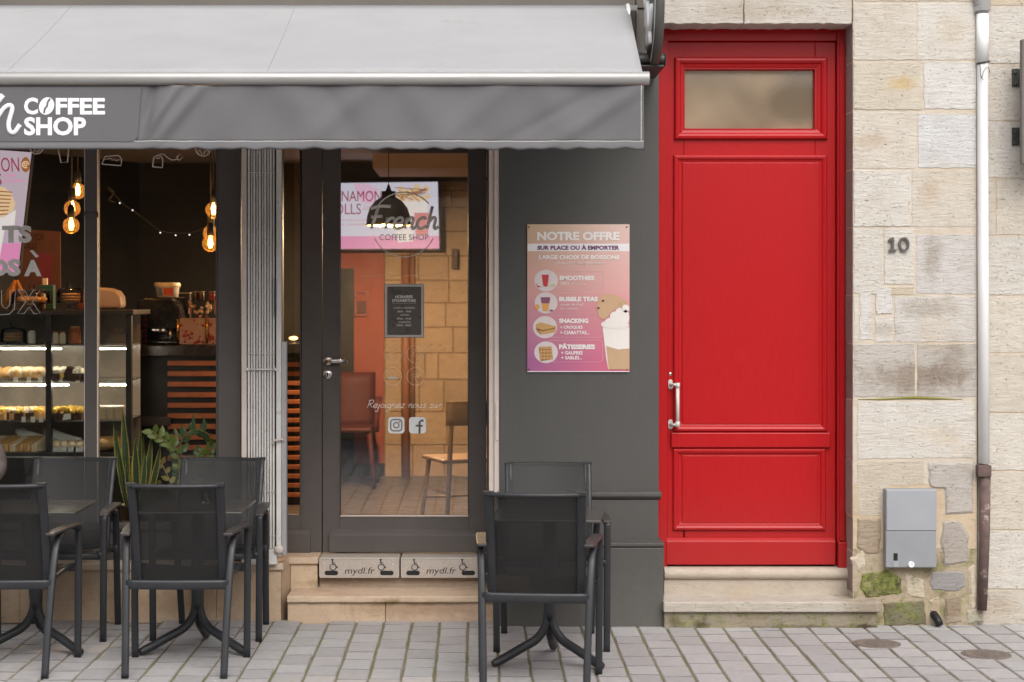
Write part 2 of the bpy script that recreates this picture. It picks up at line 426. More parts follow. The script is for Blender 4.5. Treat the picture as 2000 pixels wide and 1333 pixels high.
def wall_paint():
    m, nt, b = NT('dark grey wall paint'); v = coords(nt)
    n = noise(nt, v, 3, 5, .6); f = noise(nt, v, 34, 8, .75); run = noise(nt, coords(nt, (1, 1, .05)), 40, 5, .65); sc_ = noise(nt, coords(nt, (.35, 1, 2.4)), 26, 3, .5, 1.5)
    sp = node(nt, 'ShaderNodeSeparateXYZ'); nt.links.new(v, sp.inputs[0])
    col = mix(nt, n, (.066, .063, .058), (.078, .075, .070))
    col = mix(nt, ramp(nt, run, [(.52, 0.0), (.75, .5)]), col, (.090, .086, .080))
    col = mix(nt, ramp(nt, mathn(nt, 'ADD', sp.outputs[2], mathn(nt, 'MULTIPLY', f, .55)), [(.22, .55), (.62, 0.0)]), col, (.125, .115, .10))
    col = mix(nt, ramp(nt, sc_, [(.735, 0.0), (.755, .7)]), col, (.17, .165, .155))
    nt.links.new(col, b.inputs['Base Color']); nt.links.new(ramp(nt, run, [(.3, .5), (.7, .68)]), b.inputs['Roughness'])
    bump(nt, b, mathn(nt, 'ADD', n, mathn(nt, 'MULTIPLY', f, .25)), .12, .01); return m
M['pilaster'] = wall_paint()
M['fascia'] = paint('grey brown fascia paint', (.12, .105, .09), .55, .1, 3)
M['joinery'] = paint('dark brown grey joinery paint', (.098, .083, .076), .6, .1, 4, bmp=.03)
M['alu'] = paint('brushed aluminium', (.66, .63, .60), .5, .1, 7, dirt=((.42, .38, .34), 14, .60))
M['alu_dark'] = paint('dark steel', (.06, .058, .055), .5, .1, 7, metal=.5)  # dark metal, its own colour
M['beige_metal'] = paint('beige painted rail', (.64, .55, .50), .5, .1, 5)
M['steel'] = paint('satin steel', (.62, .58, .55), .28, .08, 9, metal=1.0)
M['chair'] = paint('anthracite powder coat', (.020, .0215, .025), .45, .12, 9, bmp=.08, bscale=420, dirt=((.065, .06, .058), 22, .70))
M['arm'] = paint('brown grey armrest', (.040, .036, .035), .42, .15, 12, bmp=.06, bscale=300)
M['table'] = paint('dark compact tabletop', (.060, .055, .050), .16, .04, 3, bmp=0, spec=.7)
M['valance'] = paint('grey acrylic canvas', (.148, .144, .150), .85, .06, 4, bmp=.25, bscale=700, spec=.15)
M['banner'] = paint('smooth printed canvas', (.128, .125, .131), .7, .05, 4, bmp=.1, bscale=700, spec=.2)
M['canvas'] = paint('pale grey awning canvas', (.36, .357, .366), .85, .05, 2.2, bmp=.3, bscale=420, spec=.15, dirt=((.31, .298, .27), 5, .62))
M['bar'] = paint('silver lacquered bar', (.37, .36, .35), .38, .08, 3, metal=.3)
M['white'] = flat('white lettering', (.84, .84, .84), .6)
M['offwhite'] = flat('etched grey lettering', (.90, .87, .83), .6)
M['decal'] = flat('grey white vinyl', (.74, .73, .70), .6)
M['decal_dim'] = flat('thin beige vinyl line', (.74, .62, .5), .6)
M['black'] = paint('matt black', (.008, .008, .009), .5, .2, 6)
M['blackwall'] = paint('black interior wall', (.012, .011, .011), .5, .2, 1.5)
M['redwall'] = paint('terracotta red interior wall', (.36, .085, .055), .6, .08, 2)
M['ceil'] = paint('warm white ceiling', (.55, .49, .43), .8, .05, 2)
M['floor_in'] = paint('grey brown interior floor', (.10, .08, .07), .35, .2, 3)
M['shopglass'] = glass('shop window glass', ior=1.45)
M['doorglass'] = glass('entrance door glass', ior=2.0)
M['caseglass'] = glass('thin glass', (.97, .98, .97), 1.35)
M['transom'] = glass('glow tinted transom glass', (.85, .83, .8), 1.7, .05, .62, (.47, .36, .25))  # warm glow in the pane is painted as a mottled diffuse layer
M['wood'] = paint('orange brown slat wood', (.42, .135, .05), .5, .2, 14)
M['gutter'] = paint('white pipe paint', (.82, .81, .80), .75, .05, 4, dirt=((.62, .59, .55), 5, .66))
M['rust'] = paint('rusty brown cast iron', (.13, .085, .075), .8, .3, 20, bmp=.4, bscale=80, dirt=((.42, .34, .30), 16, .56))
M['meter'] = paint('blue grey cabinet plastic', (.31, .32, .345), .55, .05, 5, dirt=((.44, .44, .46), 7, .68))
M['meter_low'] = paint('weathered grey cabinet plastic', (.26, .27, .285), .6, .06, 5)
M['iron'] = paint('worn cast iron', (.16, .13, .11), .8, .3, 30, bmp=.4, bscale=120)
M['ramp'] = paint('speckled beige ramp box', (.44, .385, .34), .75, .12, 90, bmp=.2, bscale=250)
M['skin'] = paint('skin', (.52, .30, .22), .5, .06, 8)
M['jacket'] = paint('grey brown jacket cloth', (.135, .108, .098), .9, .4, 9, bmp=.9, bscale=30)
M['trousers'] = paint('dark trousers cloth', (.03, .032, .04), .9, .2, 12, bmp=.2, bscale=260)
M['hair'] = paint('dark brown hair', (.03, .02, .014), .6, .3, 50, bmp=.4, bscale=200)
M['shoe'] = paint('black shoe leather', (.015, .014, .014), .4, .2, 10)

def textilene():
    m = bpy.data.materials.new('black textilene mesh'); m.use_nodes = True; nt = m.node_tree; b = nt.nodes['Principled BSDF']
    b.inputs['Base Color'].default_value = (.0115, .011, .011, 1); b.inputs['Roughness'].default_value = .6
    v = coords(nt); w = noise(nt, v, 900, 2, .5); bump(nt, b, w, .3, .002)
    tr = node(nt, 'ShaderNodeBsdfTransparent'); mx = node(nt, 'ShaderNodeMixShader'); mx.inputs[0].default_value = .87
    out = nt.nodes['Material Output']
    nt.links.new(tr.outputs[0], mx.inputs[1]); nt.links.new(b.outputs[0], mx.inputs[2]); nt.links.new(mx.outputs[0], out.inputs[0])
    return m
M['mesh'] = textilene()

# ================================================================== THE SETTING
def ground_mat():
    m, nt, b = NT('paved street'); v = coords(nt)
    sp = node(nt, 'ShaderNodeSeparateXYZ'); nt.links.new(v, sp.inputs[0]); cb = node(nt, 'ShaderNodeCombineXYZ')
    nt.links.new(sp.outputs[1], cb.inputs[0]); nt.links.new(sp.outputs[0], cb.inputs[1])
    br = node(nt, 'ShaderNodeTexBrick'); nt.links.new(cb.outputs[0], br.inputs['Vector'])
    br.inputs['Scale'].default_value = 1.0; br.inputs['Brick Width'].default_value = .21; br.inputs['Row Height'].default_value = .147
    br.inputs['Mortar Size'].default_value = .005
    br.inputs['Color1'].default_value = (.27, .262, .26, 1); br.inputs['Color2'].default_value = (.34, .33, .325, 1); br.inputs['Mortar'].default_value = (.11, .10, .07, 1)
    nt.links.new(br.outputs[0], b.inputs['Base Color']); b.inputs['Roughness'].default_value = .8
    return m
mb = MB(); mb.box(-60, 60, -60, 20, -.4, -.03)
tag(mb.obj('ground', ground_mat()), kind='structure')

def joint_mat():
    m, nt, b = NT('sandy mossy joints'); v = coords(nt)
    n = noise(nt, v, 7, 6, .7); f = noise(nt, v, 160, 3, .6)
    col = mix(nt, ramp(nt, n, [(.38, 0.0), (.6, 1.0)]), (.24, .205, .15), (.19, .175, .065))
    col = mix(nt, f, mix(nt, 1.0, col, (.6, .6, .6), 'MULTIPLY'), col)
    nt.links.new(col, b.inputs['Base Color']); b.inputs['Roughness'].default_value = .95; bump(nt, b, f, .5, .004)
    return m
def paver_mat():
    m, nt, b = NT('grey granite paver'); v = coords(nt)
    at = node(nt, 'ShaderNodeAttribute', attribute_name='tint')
    n = noise(nt, v, 26, 8, .75); f = noise(nt, v, 240, 3, .6); big = noise(nt, v, 1.1, 4, .6)
    col = mix(nt, ramp(nt, n, [(.38, 0.0), (.66, 1.0)]), mix(nt, 1.0, at.outputs['Color'], (.82, .80, .79), 'MULTIPLY'), at.outputs['Color'])
    col = mix(nt, ramp(nt, f, [(.62, 0.0), (.72, .5)]), col, mix(nt, 1.0, col, (.62, .6, .58), 'MULTIPLY'))
    col = mix(nt, ramp(nt, big, [(.45, 0.0), (.7, .5)]), col, mix(nt, 1.0, col, (1.16, 1.15, 1.14), 'MULTIPLY'))
    sp = noise(nt, coords(nt, (1, 2.2, 1)), 4.6, 3, .5); col = mix(nt, ramp(nt, sp, [(.735, 0.0), (.76, .8)]), col, (.60, .59, .57))
    nt.links.new(col, b.inputs['Base Color'])
    nt.links.new(ramp(nt, n, [(.3, .62), (.7, .85)]), b.inputs['Roughness']); b.inputs['Specular IOR Level'].default_value = .35
    bump(nt, b, mathn(nt, 'ADD', n, mathn(nt, 'MULTIPLY', f, .4)), .35, .004)
    return m
mb = MB(); mb.box(-7.4, 4.6, -9.6, .12, -.028, -.013)
joint_mat(); tag(mb.obj('pavement_bedding', flat('dark bedding sand', (.10, .085, .07))), kind='structure')
mb = MB(); rnd = random.Random(3); k = -49
while k < 31:
    xa = -.043 + .147 * k; xb = xa + .147
    y = .12 - rnd.random() * .2
    while y > -9.5:
        L = .207 + rnd.uniform(-.022, .03) + (.1 if rnd.random() < .04 else 0)
        g = rnd.uniform(.335, .41); w = rnd.uniform(.004, .013)
        t = (g + w, g - w * .2, g, 0)
        gx = .0054 + rnd.uniform(-.0014, .002); gy = .0026 + rnd.random() * .0016
        x0, x1, y1, y0 = xa + gx, xb - gx, min(y - gy, .118), y - L + gy
        if y1 - y0 > .03:
            jx = [rnd.uniform(-.0015, .0015) for _ in range(4)]; hz = [rnd.uniform(-.0022, .0016) for _ in range(4)]
            e = .0042; q = [(x0 + jx[0], y0), (x1 + jx[1], y0), (x1 + jx[2], y1), (x0 + jx[3], y1)]
            cx, cy = (x0 + x1) / 2, (y0 + y1) / 2
            vs = [(a, b_, -.012) for a, b_ in q] + [(a, b_, h - .005) for (a, b_), h in zip(q, hz)]
            vs += [(a + math.copysign(e, cx - a), b_ + math.copysign(e, cy - b_), h) for (a, b_), h in zip(q, hz)]
            fs = [(8, 9, 10, 11)] + [(i, (i + 1) % 4, 4 + (i + 1) % 4, 4 + i) for i in range(4)] 
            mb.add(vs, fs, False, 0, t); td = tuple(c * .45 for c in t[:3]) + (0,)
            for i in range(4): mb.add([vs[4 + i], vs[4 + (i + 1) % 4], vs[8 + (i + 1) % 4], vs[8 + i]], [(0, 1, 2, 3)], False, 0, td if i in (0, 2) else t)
        y -= L
    k += 1
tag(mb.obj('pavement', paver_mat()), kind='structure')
mb = MB()
for k in range(-49, 32):
    xa = -.043 + .147 * k; pts = []
    yy = .115
    while yy > -9.5:
        pts.append((xa + rnd.uniform(-.002, .002), yy, -.0035 - .003 * rnd.random())); yy -= .11
    vs = []; fs = []
    for i, (x, y, z) in enumerate(pts): vs += [(x - .008, y, z - .004), (x, y, z), (x + .008, y, z - .004)]
    for i in range(len(pts) - 1):
        for j in range(2): fs.append((i * 3 + j, i * 3 + j + 1, i * 3 + j + 4, i * 3 + j + 3))
    mb.add(vs, fs, True)
tag(mb.obj('pavement_joints', bpy.data.materials['sandy mossy joints']), kind='structure')

# ================================================================== STONE HOUSE No 10
rs = random.Random(11)
CREAM = (.70, .635, .55); PALE = (.72, .675, .61); WHITE = (.735, .705, .665); GREYS = (.47, .42, .37); BROWN = (.45, .36, .26); TAN = (.66, .565, .44)
def block(mb, poly, Y, depth, tint, moss=0.0, jit=.0022, inset=.006, proud=0.0, measured=True, chip=.5):
    q = [(X(a, Y), Z(b, Y)) for a, b in poly] if measured else poly
    cx = sum(p[0] for p in q) / len(q); cz = sum(p[1] for p in q) / len(q)
    pts = []
    for i, a in enumerate(q):
        b = q[(i + 1) % len(q)]; L = math.hypot(b[0] - a[0], b[1] - a[1]); m = max(1, int(L / .022))
        for j in range(m):
            t = j / m; pts.append((a[0] + (b[0] - a[0]) * t + rs.uniform(-jit, jit), a[1] + (b[1] - a[1]) * t + rs.uniform(-jit, jit)))
    n = len(pts)
    def ins(p, d):
        dx, dz = cx - p[0], cz - p[1]; L = math.hypot(dx, dz) or 1
        return (p[0] + math.copysign(min(abs(dx), d), dx), p[1] + math.copysign(min(abs(dz), d), dz))
    Yf = Y - proud
    vs = [(x, Y + depth, z) for x, z in pts] + [(x, Yf + .008 + rs.random() * .002, z) for x, z in pts]
    for p in pts:
        d = inset * (1 + chip * rs.random()); x, z = ins(p, d); vs.append((x, Yf, z))
    fs = [tuple(range(2 * n, 3 * n))]
    for i in range(n):
        j = (i + 1) % n
        fs += [(i, j, n + j, n + i), (n + i, n + j, 2 * n + j, 2 * n + i)]
    kt = rs.uniform(.97, 1.03); t = tuple(c * kt for c in tint) + (moss,)
    mb.add(vs, fs, False, 0, t)
def rect(a, b, c, d): return [(a, b), (c, b), (c, d), (a, d)]

house = thing('stone_house', 'pale limestone house with a tall red door and the number 10', 'house', (1.5, 0, 0))
def hpart(mb, name, mats, **k):
    o = mb.obj(name, mats, None, **k); o.location = (0, 0, 0)
    o.parent = house; o.matrix_parent_inverse = Matrix.Translation((-1.5, 0, 0)); return o
HY = -.10; RV = .10                     # wall face and door plane
mb = MB()
A = 1667
rows = [(-150, 0), (0, 0)]
blocks = [
 (rect(A, -140, 1905, 3), CREAM), (rect(A, 6, 1789, 118), CREAM), (rect(1791, 6, 1906, 118), PALE),
 (rect(A, 121, 1801, 215), (.69, .62, .51)), (rect(1804, 121, 1907, 214), WHITE),
 (rect(A, 219, 1790, 330), CREAM), (rect(1793, 222, 1907, 329), (.72, .705, .685)),
 (rect(A, 333, 1779, 443), PALE), (rect(1781, 333, 1907, 444), CREAM),
 (rect(A, 446, 1725, 574), PALE), (rect(1727, 446, 1786, 556), PALE), (rect(1790, 458, 1907, 575), (.67, .635, .60)),
 (rect(1702, 560, 1786, 577), TAN),
 (rect(A, 578, 1676, 669), PALE), (rect(1679, 567, 1703, 664), WHITE), (rect(1710, 561, 1742, 614), WHITE), (rect(1708, 619, 1744, 669), PALE), (rect(1747, 579, 1906, 669), (.69, .65, .60)),
 (rect(A, 672, 1788, 776), (.60, .555, .50)), (rect(1791, 672, 1907, 776), (.56, .515, .465)),
 ([(1674, 784), (1898, 783), (1905, 790), (1906, 895), (1674, 897)], PALE),
 ([(1674, 901), (1806, 901), (1806, 946), (1730, 948), (1723, 1008), (1676, 1007)], (.66, .58, .475)),
]
for pl, t in blocks: block(mb, pl, HY, .012, t, jit=.0034, inset=.0025, proud=rs.uniform(-.0015, .0015))
rub = [
 ([(1813, 903), (1902, 902), (1901, 1004), (1846, 1006), (1843, 950), (1814, 946)], (.57, .52, .47), 0),
 ([(1672, 1012), (1722, 1012), (1721, 1082), (1692, 1086), (1672, 1072)], BROWN, 0),
 ([(1841, 1018), (1872, 1016), (1894, 1042), (1892, 1100), (1842, 1106), (1836, 1060)], GREYS, 0),
 ([(1818, 1116), (1886, 1114), (1888, 1150), (1868, 1160), (1820, 1155), (1812, 1132)], (.36, .34, .33), .12),
 ([(1662, 1090), (1688, 1072), (1692, 1108), (1672, 1120)], TAN, .1),
 ([(1682, 1118), (1738, 1112), (1762, 1130), (1764, 1162), (1690, 1170), (1676, 1150)], BROWN, .72),
 ([(1766, 1118), (1806, 1130), (1808, 1170), (1768, 1166)], TAN, .52),
 ([(1723, 1176), (1806, 1172), (1812, 1222), (1724, 1226)], (.24, .21, .15), .58),
 ([(1814, 1170), (1836, 1162), (1838, 1214), (1816, 1222)], TAN, .35),
 ([(1844, 1166), (1876, 1164), (1880, 1216), (1846, 1222)], (.48, .40, .32), .22),
 ([(1892, 1110), (1906, 1100), (1908, 1188), (1892, 1196)], TAN, .5),
 ([(1884, 1192), (1918, 1184), (1922, 1216), (1886, 1222)], (.50, .46, .36), .45),
]
for pl, t, ms in rub: block(mb, pl, HY, .014, t, ms, jit=.004, inset=.010, proud=.001 + rs.random() * .005)
hpart(mb, 'wall_stones', M['stone'])
mb = MB()
x0, x1 = X(1664, HY), X(1908, HY)
mb.box(x0 + .006, x1, HY + .0035, .9, -.02, 4.4, tint=(.71, .625, .52, .06))
mb.box(x0 + .008, x1 - .002, HY + .0022, .5, -.02, .40, tint=(.50, .41, .30, .54)); mb.box(x0 + .008, x1 - .002, HY + .0028, .5, .40, .74, tint=(.66, .53, .38, .12))
hpart(mb, 'wall', M['mortar'])
# ledge of moss in the joint over the big block
mb = MB(); mb.tube([(X(a, HY), HY + .004, Z(b, HY)) for a, b in [(1676, 781), (1720, 780.5), (1760, 778.5), (1785, 777), (1830, 779), (1880, 781)]], [.002, .005, .006, .009, .006, .002], 6)
def moss_mat():
    m, nt, b = NT('yellow green moss'); v = coords(nt); n = noise(nt, v, 120, 5, .7)
    nt.links.new(mix(nt, n, (.10, .09, .02), (.36, .33, .08)), b.inputs['Base Color']); b.inputs['Roughness'].default_value = .95; bump(nt, b, n, .8, .006); return m
M['moss'] = moss_mat()
o = hpart(mb, 'moss_tuft', M['moss']); o['kind'] = 'stuff'
# reveals of the door opening (tinted darker than the wall face) and the lintel
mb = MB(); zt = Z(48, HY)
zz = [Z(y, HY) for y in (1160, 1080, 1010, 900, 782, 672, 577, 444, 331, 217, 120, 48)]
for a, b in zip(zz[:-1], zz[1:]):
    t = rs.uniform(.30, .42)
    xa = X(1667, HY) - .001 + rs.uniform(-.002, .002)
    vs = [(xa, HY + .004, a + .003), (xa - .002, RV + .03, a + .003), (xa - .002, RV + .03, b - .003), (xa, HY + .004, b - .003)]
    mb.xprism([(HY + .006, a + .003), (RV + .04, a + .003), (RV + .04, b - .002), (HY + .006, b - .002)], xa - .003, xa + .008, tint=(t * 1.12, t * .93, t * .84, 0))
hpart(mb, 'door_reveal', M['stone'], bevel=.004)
mb = MB()
xl = X(1293, HY)
for a, b, t in ((1293, 1452.6, (.66, .605, .54)), (1453.2, 1665, (.665, .61, .54))):
    block(mb, [(a, -140), (b, -140), (b, 47)] + [(p, 47 + rs.uniform(-1.2, 1.2)) for p in range(int(b) - 8, int(a) + 6, -12)] + [(a, 47)], HY, .6, t, 0, jit=.002, inset=.003)
hpart(mb, 'lintel', M['stone'])
# two steps under the red door
mb = MB(); yf = HY + .17
prof = [(.6, Z(1160, .06) - .02), (yf - .03, Z(1160, .06) - .02), (yf - .03, Z(1131, .06))]
zt2 = Z(1109, .06); zb2 = Z(1131, .06); rr = (zt2 - zb2) / 2; yc = .045
for i in range(9):
    a = -math.pi / 2 - math.pi * i / 8; prof.append((yc + rr * math.cos(a), zb2 + rr + rr * math.sin(a)))
prof += [(.6, zt2)]
mb.xprism(prof, X(1297, .05), X(1658, .05), tint=(.50, .44, .37, .20))
hpart(mb, 'doorstep', M['stone_smooth'], bevel=.003)
mb = MB(); LY = -.19
zt3 = Z(1176, LY); zb3 = Z(1197, LY)
mb.box(X(1296, LY), X(1722, LY), LY, .1, zb3, zt3, tint=(.58, .525, .45, .24))
o = hpart(mb, 'doorstep', M['stone'], bevel=.008, seg=3)
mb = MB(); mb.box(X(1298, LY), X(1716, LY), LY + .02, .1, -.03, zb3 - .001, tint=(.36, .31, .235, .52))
hpart(mb, 'step_riser', M['stone'], bevel=.006)
# house number
numm = paint('grey number metal', (.11, .105, .10), .5, .1, 30, metal=.3)
mb = MB(); mb.prism([(X(a, HY), Z(b, HY)) for a, b in ((1733.5, 469), (1740, 464.5), (1745, 464.5), (1745, 487.5), (1749.5, 487.5), (1749.5, 491), (1735, 491), (1735, 487.5), (1740, 487.5), (1740, 470.5), (1734.5, 473))], HY - .018, HY - .004); hpart(mb, 'house_number', numm, bevel=.001)
mb = MB(); n_ = 28
for r0, r1 in (((10.5, 13.8), (6.2, 10.2)),): mb.add([(X(1764.5, HY) + f * math.cos(a) / 374, y_, Z(477.8, HY) + g * math.sin(a) / 374) for (f, g) in (r0, r1) for y_ in (HY - .018, HY - .004) for a in [2 * math.pi * i / n_ for i in range(n_)]],
    [q for i in range(n_) for q in ((i, (i + 1) % n_, 2 * n_ + (i + 1) % n_, 2 * n_ + i), (n_ + i, n_ + (i + 1) % n_, 3 * n_ + (i + 1) % n_, 3 * n_ + i), (i, (i + 1) % n_, n_ + (i + 1) % n_, n_ + i), (2 * n_ + i, 2 * n_ + (i + 1) % n_, 3 * n_ + (i + 1) % n_, 3 * n_ + i))])
hpart(mb, 'house_number', numm)

# ---- the red door
door = MB()
xa, xb = X(1288, RV), X(1657, RV)
zb, ztp = Z(1107, RV), Z(60, RV)
xl1, xr1, zlt = X(1303, RV), X(1633, RV), Z(82, RV)
door.box(xa - .02, xl1 - .002, RV - .012, RV + .1, zb, ztp + .02)
door.box(xr1 + .002, xb + .02, RV - .022, RV + .1, zb, ztp + .02)
door.box(xl1 - .002, xr1 + .002, RV - .012, RV + .1, zlt + .003, ztp + .02)
door.box(X(1638, RV), X(1648, RV), RV - .034, RV - .02, zb + .14, zlt)
door.box(xr1 + .003, xb + .01, RV - .05, RV, zb, Z(1057, RV))
# leaf: stiles and rails round the transom hole
DY = RV + .012
tx0, tx1, tz0, tz1 = X(1336, DY), X(1592, DY), Z(253, DY), Z(135, DY)
door.box(xl1, tx0, DY, DY + .06, zb + .008, zlt); door.box(tx1, xr1, DY, DY + .06, zb + .008, zlt)
door.box(tx0, tx1, DY, DY + .06, tz1, zlt); door.box(tx0, tx1, DY, DY + .06, zb + .008, tz0)
red = hpart(door, 'red_door', M['red'], bevel=.004)
def rpart(mb, name, mats, **k):
    o = mb.obj(name, mats, None, **k); o.parent = red; o.matrix_parent_inverse = Matrix.Identity(4); return o
bol = [(0, 0), (0, .016), (.006, .025), (.018, .027), (.030, .020), (.036, .010), (.054, .004), (.054, 0)]
def bmould(px0, py0, px1, py1, w=1.0, h=1.0):
    m_ = MB(); m_.mould(X(px0, DY), X(px1, DY), Z(py1, DY), Z(py0, DY), DY + .001, [(a * w, b * h * .62) for a, b in bol]); return m_
rpart(bmould(1317, 113, 1615, 273, .98, 1.5), 'window_moulding', M['red'], bevel=.0015)
m2 = MB(); m2.mould(tx0 - .004, tx1 + .004, tz0 - .004, tz1 + .004, DY + .002, [(0, 0), (0, .008), (.006, .008), (.012, -.03), (0, -.03)])
rpart(m2, 'window_bead', M['red'])
m2 = MB(); m2.box(tx0 - .002, tx1 + .002, DY + .028, DY + .034, tz0, tz1); rpart(m2, 'transom_pane', M['transom'])
rpart(bmould(1315, 303, 1615, 843, .8, 1.0), 'panel_moulding', M['red'], bevel=.0015)
rpart(bmould(1314, 876, 1612, 1036, .8, 1.0), 'panel_moulding', M['red'], bevel=.0015)
m2 = MB(); m2.box(X(1330, DY) + .006, X(1602, DY) - .006, DY - .006, DY + .02, Z(829, DY), Z(318, DY)); rpart(m2, 'door_panel', M['red'], bevel=.003)
m2 = MB(); m2.box(X(1330, DY) + .006, X(1599, DY) - .006, DY - .005, DY + .02, Z(1022, DY), Z(890, DY)); rpart(m2, 'door_panel', M['red'], bevel=.003)
m2 = MB(); m2.box(X(1310, DY), X(1621, DY), DY - .022, DY + .01, Z(874, DY), Z(845, DY)); rpart(m2, 'middle_rail', M['red'], bevel=.005)
m2 = MB(); zk = Z(1050, DY); m2.xprism([(DY, zb + .012), (DY - .03, zb + .012), (DY - .03, zk - .018), (DY - .012, zk), (DY, zk)], X(1300, DY), X(1630, DY)); rpart(m2, 'kick_board', M['red'], bevel=.004)
# pull handle with its two fixing plates, and the lock
m2 = MB(); HYh = DY - .05
for yy in (751, 829):
    ctr = P(1309.5, yy, DY)
    m2.prism([(ctr[0] + .012 * math.cos(a) * 1.0, ctr[2] + .014 * (1 if math.sin(a) > 0 else -1) + .012 * math.sin(a)) for a in [2 * math.pi * i / 16 for i in range(16)]], DY - .006, DY)
    m2.tube([(ctr[0], DY - .004, ctr[2]), (ctr[0] + .004, DY - .03, ctr[2]), (ctr[0] + .018, HYh, ctr[2]), (X(1323, HYh), HYh, ctr[2])], .008, 8)
x_h = X(1323.5, HYh)
m2.tube([(x_h, HYh, Z(834, HYh)), (x_h, HYh, Z(824, HYh))], .0125, 12); m2.tube([(x_h, HYh, Z(758, HYh)), (x_h, HYh, Z(748, HYh))], .0125, 12)
m2.tube([(x_h, HYh, Z(834, HYh)), (x_h, HYh, Z(748, HYh))], .0098, 12)
rpart(m2, 'pull_handle', paint('pale grey handle enamel', (.60, .58, .54), .4, .06, 30, dirt=((.40, .38, .35), 60, .66)))
m2 = MB(); cl = P(1309, 731, DY); m2.lathe([(.0, -.004), (.006, -.004), (.009, -.002), (.012, .002)], (cl[0], DY, cl[2]), 16, axis='y', capb=False, capt=False)
rpart(m2, 'door_lock', M['steel'])
# dark hall behind the transom
mb = MB(); mb.box(X(1240, .3), X(1760, .3), 1.6, 1.65, 0, 3.4); mb.box(X(1240, .3), X(1760, .3), .2, 1.65, 3.35, 3.4)
hpart(mb, 'hall_wall', flat('beige hall wall', (.40, .30, .20)))

# ---- meter cabinet, drainpipe, neighbouring wall and the rest on the right
cab = thing('meter_cabinet', 'blue grey wall cabinet with a small lock, hanging by the red door', 'meter box', P(1780, 1110, HY))
CY = HY - .055
def loc_parent(o, root):
    o.parent = root; o.matrix_parent_inverse = Matrix.Translation(root.location).inverted() if root.rotation_euler.z == 0 else root.matrix_world.inverted(); return o
mb = MB(); mb.box(X(1730, CY), X(1830, CY), CY + .008, HY + .02, Z(1110, CY), Z(956, CY)); loc_parent(mb.obj('cabinet_body', M['meter_low'], bevel=.006), cab)
mb = MB(); mb.box(X(1731, CY), X(1829, CY), CY - .004, CY + .007, Z(1037, CY), Z(957, CY)); loc_parent(mb.obj('cover', M['meter'], bevel=.004), cab)
mb = MB(); mb.box(X(1730, CY), X(1829, CY), CY - .001, CY + .007, Z(1109, CY), Z(1037.6, CY)); lw = loc_parent(mb.obj('cover', M['meter_low'], bevel=.004), cab); lw['label'] = 'lower weathered half of the cover'
mb = MB(); mb.box(X(1745, CY), X(1753, CY), CY - .003, CY + .002, Z(1095, CY), Z(1081, CY)); loc_parent(mb.obj('latch_slot', M['black']), cab)
mb = MB(); mb.box(X(1744, CY), X(1754, CY), CY - .005, CY + .002, Z(1108, CY), Z(1097, CY)); loc_parent(mb.obj('latch_plate', M['meter'], bevel=.001), cab)
mb = MB(); c_ = P(1779, 1103, CY); mb.lathe([(.016, 0), (.016, -.012), (.012, -.016), (.007, -.016), (.006, -.010), (0, -.010)], (c_[0], CY, c_[2]), 18, axis='y', capb=False, capt=False); loc_parent(mb.obj('cabinet_lock', M['white']), cab)

NYW = -.045
pipe = thing('drainpipe', 'white drainpipe ending in a rusty cast iron foot beside the stone pier', 'drainpipe', (X(1921, -.12), -.12, 0))
PY = -.115
mb = MB(); mb.tube([(X(1919, PY), PY, Z(30, PY)), (X(1919, PY), PY, Z(122, PY)), (X(1920, PY), PY, Z(500, PY)), (X(1922, PY), PY, Z(905, PY))], .0285, 20); loc_parent(mb.obj('pipe', M['gutter']), pipe)
mb = MB(); mb.tube([(X(1919, PY), PY, Z(28, PY)), (X(1919, PY), PY, Z(123, PY))], .0315, 20); mb.tube([(X(1919, PY), PY, 4.2), (X(1919, PY), PY, Z(22, PY)), (X(1919, PY), PY, Z(4, PY))][:2], .040, 20)
loc_parent(mb.obj('pipe_sleeve', M['gutter']), pipe)
mb = MB(); mb.tube([(X(1918, PY), PY, 4.25), (X(1918, PY), PY, Z(-5, PY)), (X(1918, PY), PY, Z(10, PY)), (X(1919, PY), PY, Z(28, PY))], [.045, .045, .040, .029], 20); loc_parent(mb.obj('hopper_neck', paint('grey zinc', (.35, .34, .34), .5)), pipe)
mb = MB(); zc = Z(123, PY); mb.tube([(X(1919, PY) - .034, PY - .012, zc - .008), (X(1919, PY), PY - .034, zc - .002), (X(1919, PY) + .034, PY - .012, zc + .006)], .005, 6)
mb.tube(smooth_path([(X(1911, PY), PY - .03, Z(130, PY)), (X(1913, PY), PY - .035, Z(155, PY)), (X(1918, PY), PY - .036, Z(140, PY)), (X(1926, PY), PY - .032, Z(133, PY)), (X(1931, PY), PY - .02, Z(143, PY))]), .0015, 5)
mb.tube(smooth_path([(X(1911, PY), PY - .03, Z(128, PY)), (X(1912, PY), PY - .035, Z(150, PY)), (X(1917, PY), PY - .036, Z(158, PY))]), .0015, 5)
loc_parent(mb.obj('wire_clamp', M['alu_dark']), pipe)
mb = MB(); mb.box(X(1911, PY - .035), X(1937, PY - .035), PY - .035, PY + .035, Z(931, PY), Z(908, PY)); loc_parent(mb.obj('collar', M['rust'], bevel=.005), pipe)
mb = MB(); mb.tube([(X(1924, PY), PY, Z(930, PY)), (X(1923, PY), PY, Z(1050, PY)), (X(1918, PY), PY, Z(1192, PY))], [.0285, .027, .025], 16); loc_parent(mb.obj('iron_foot', M['rust']), pipe)

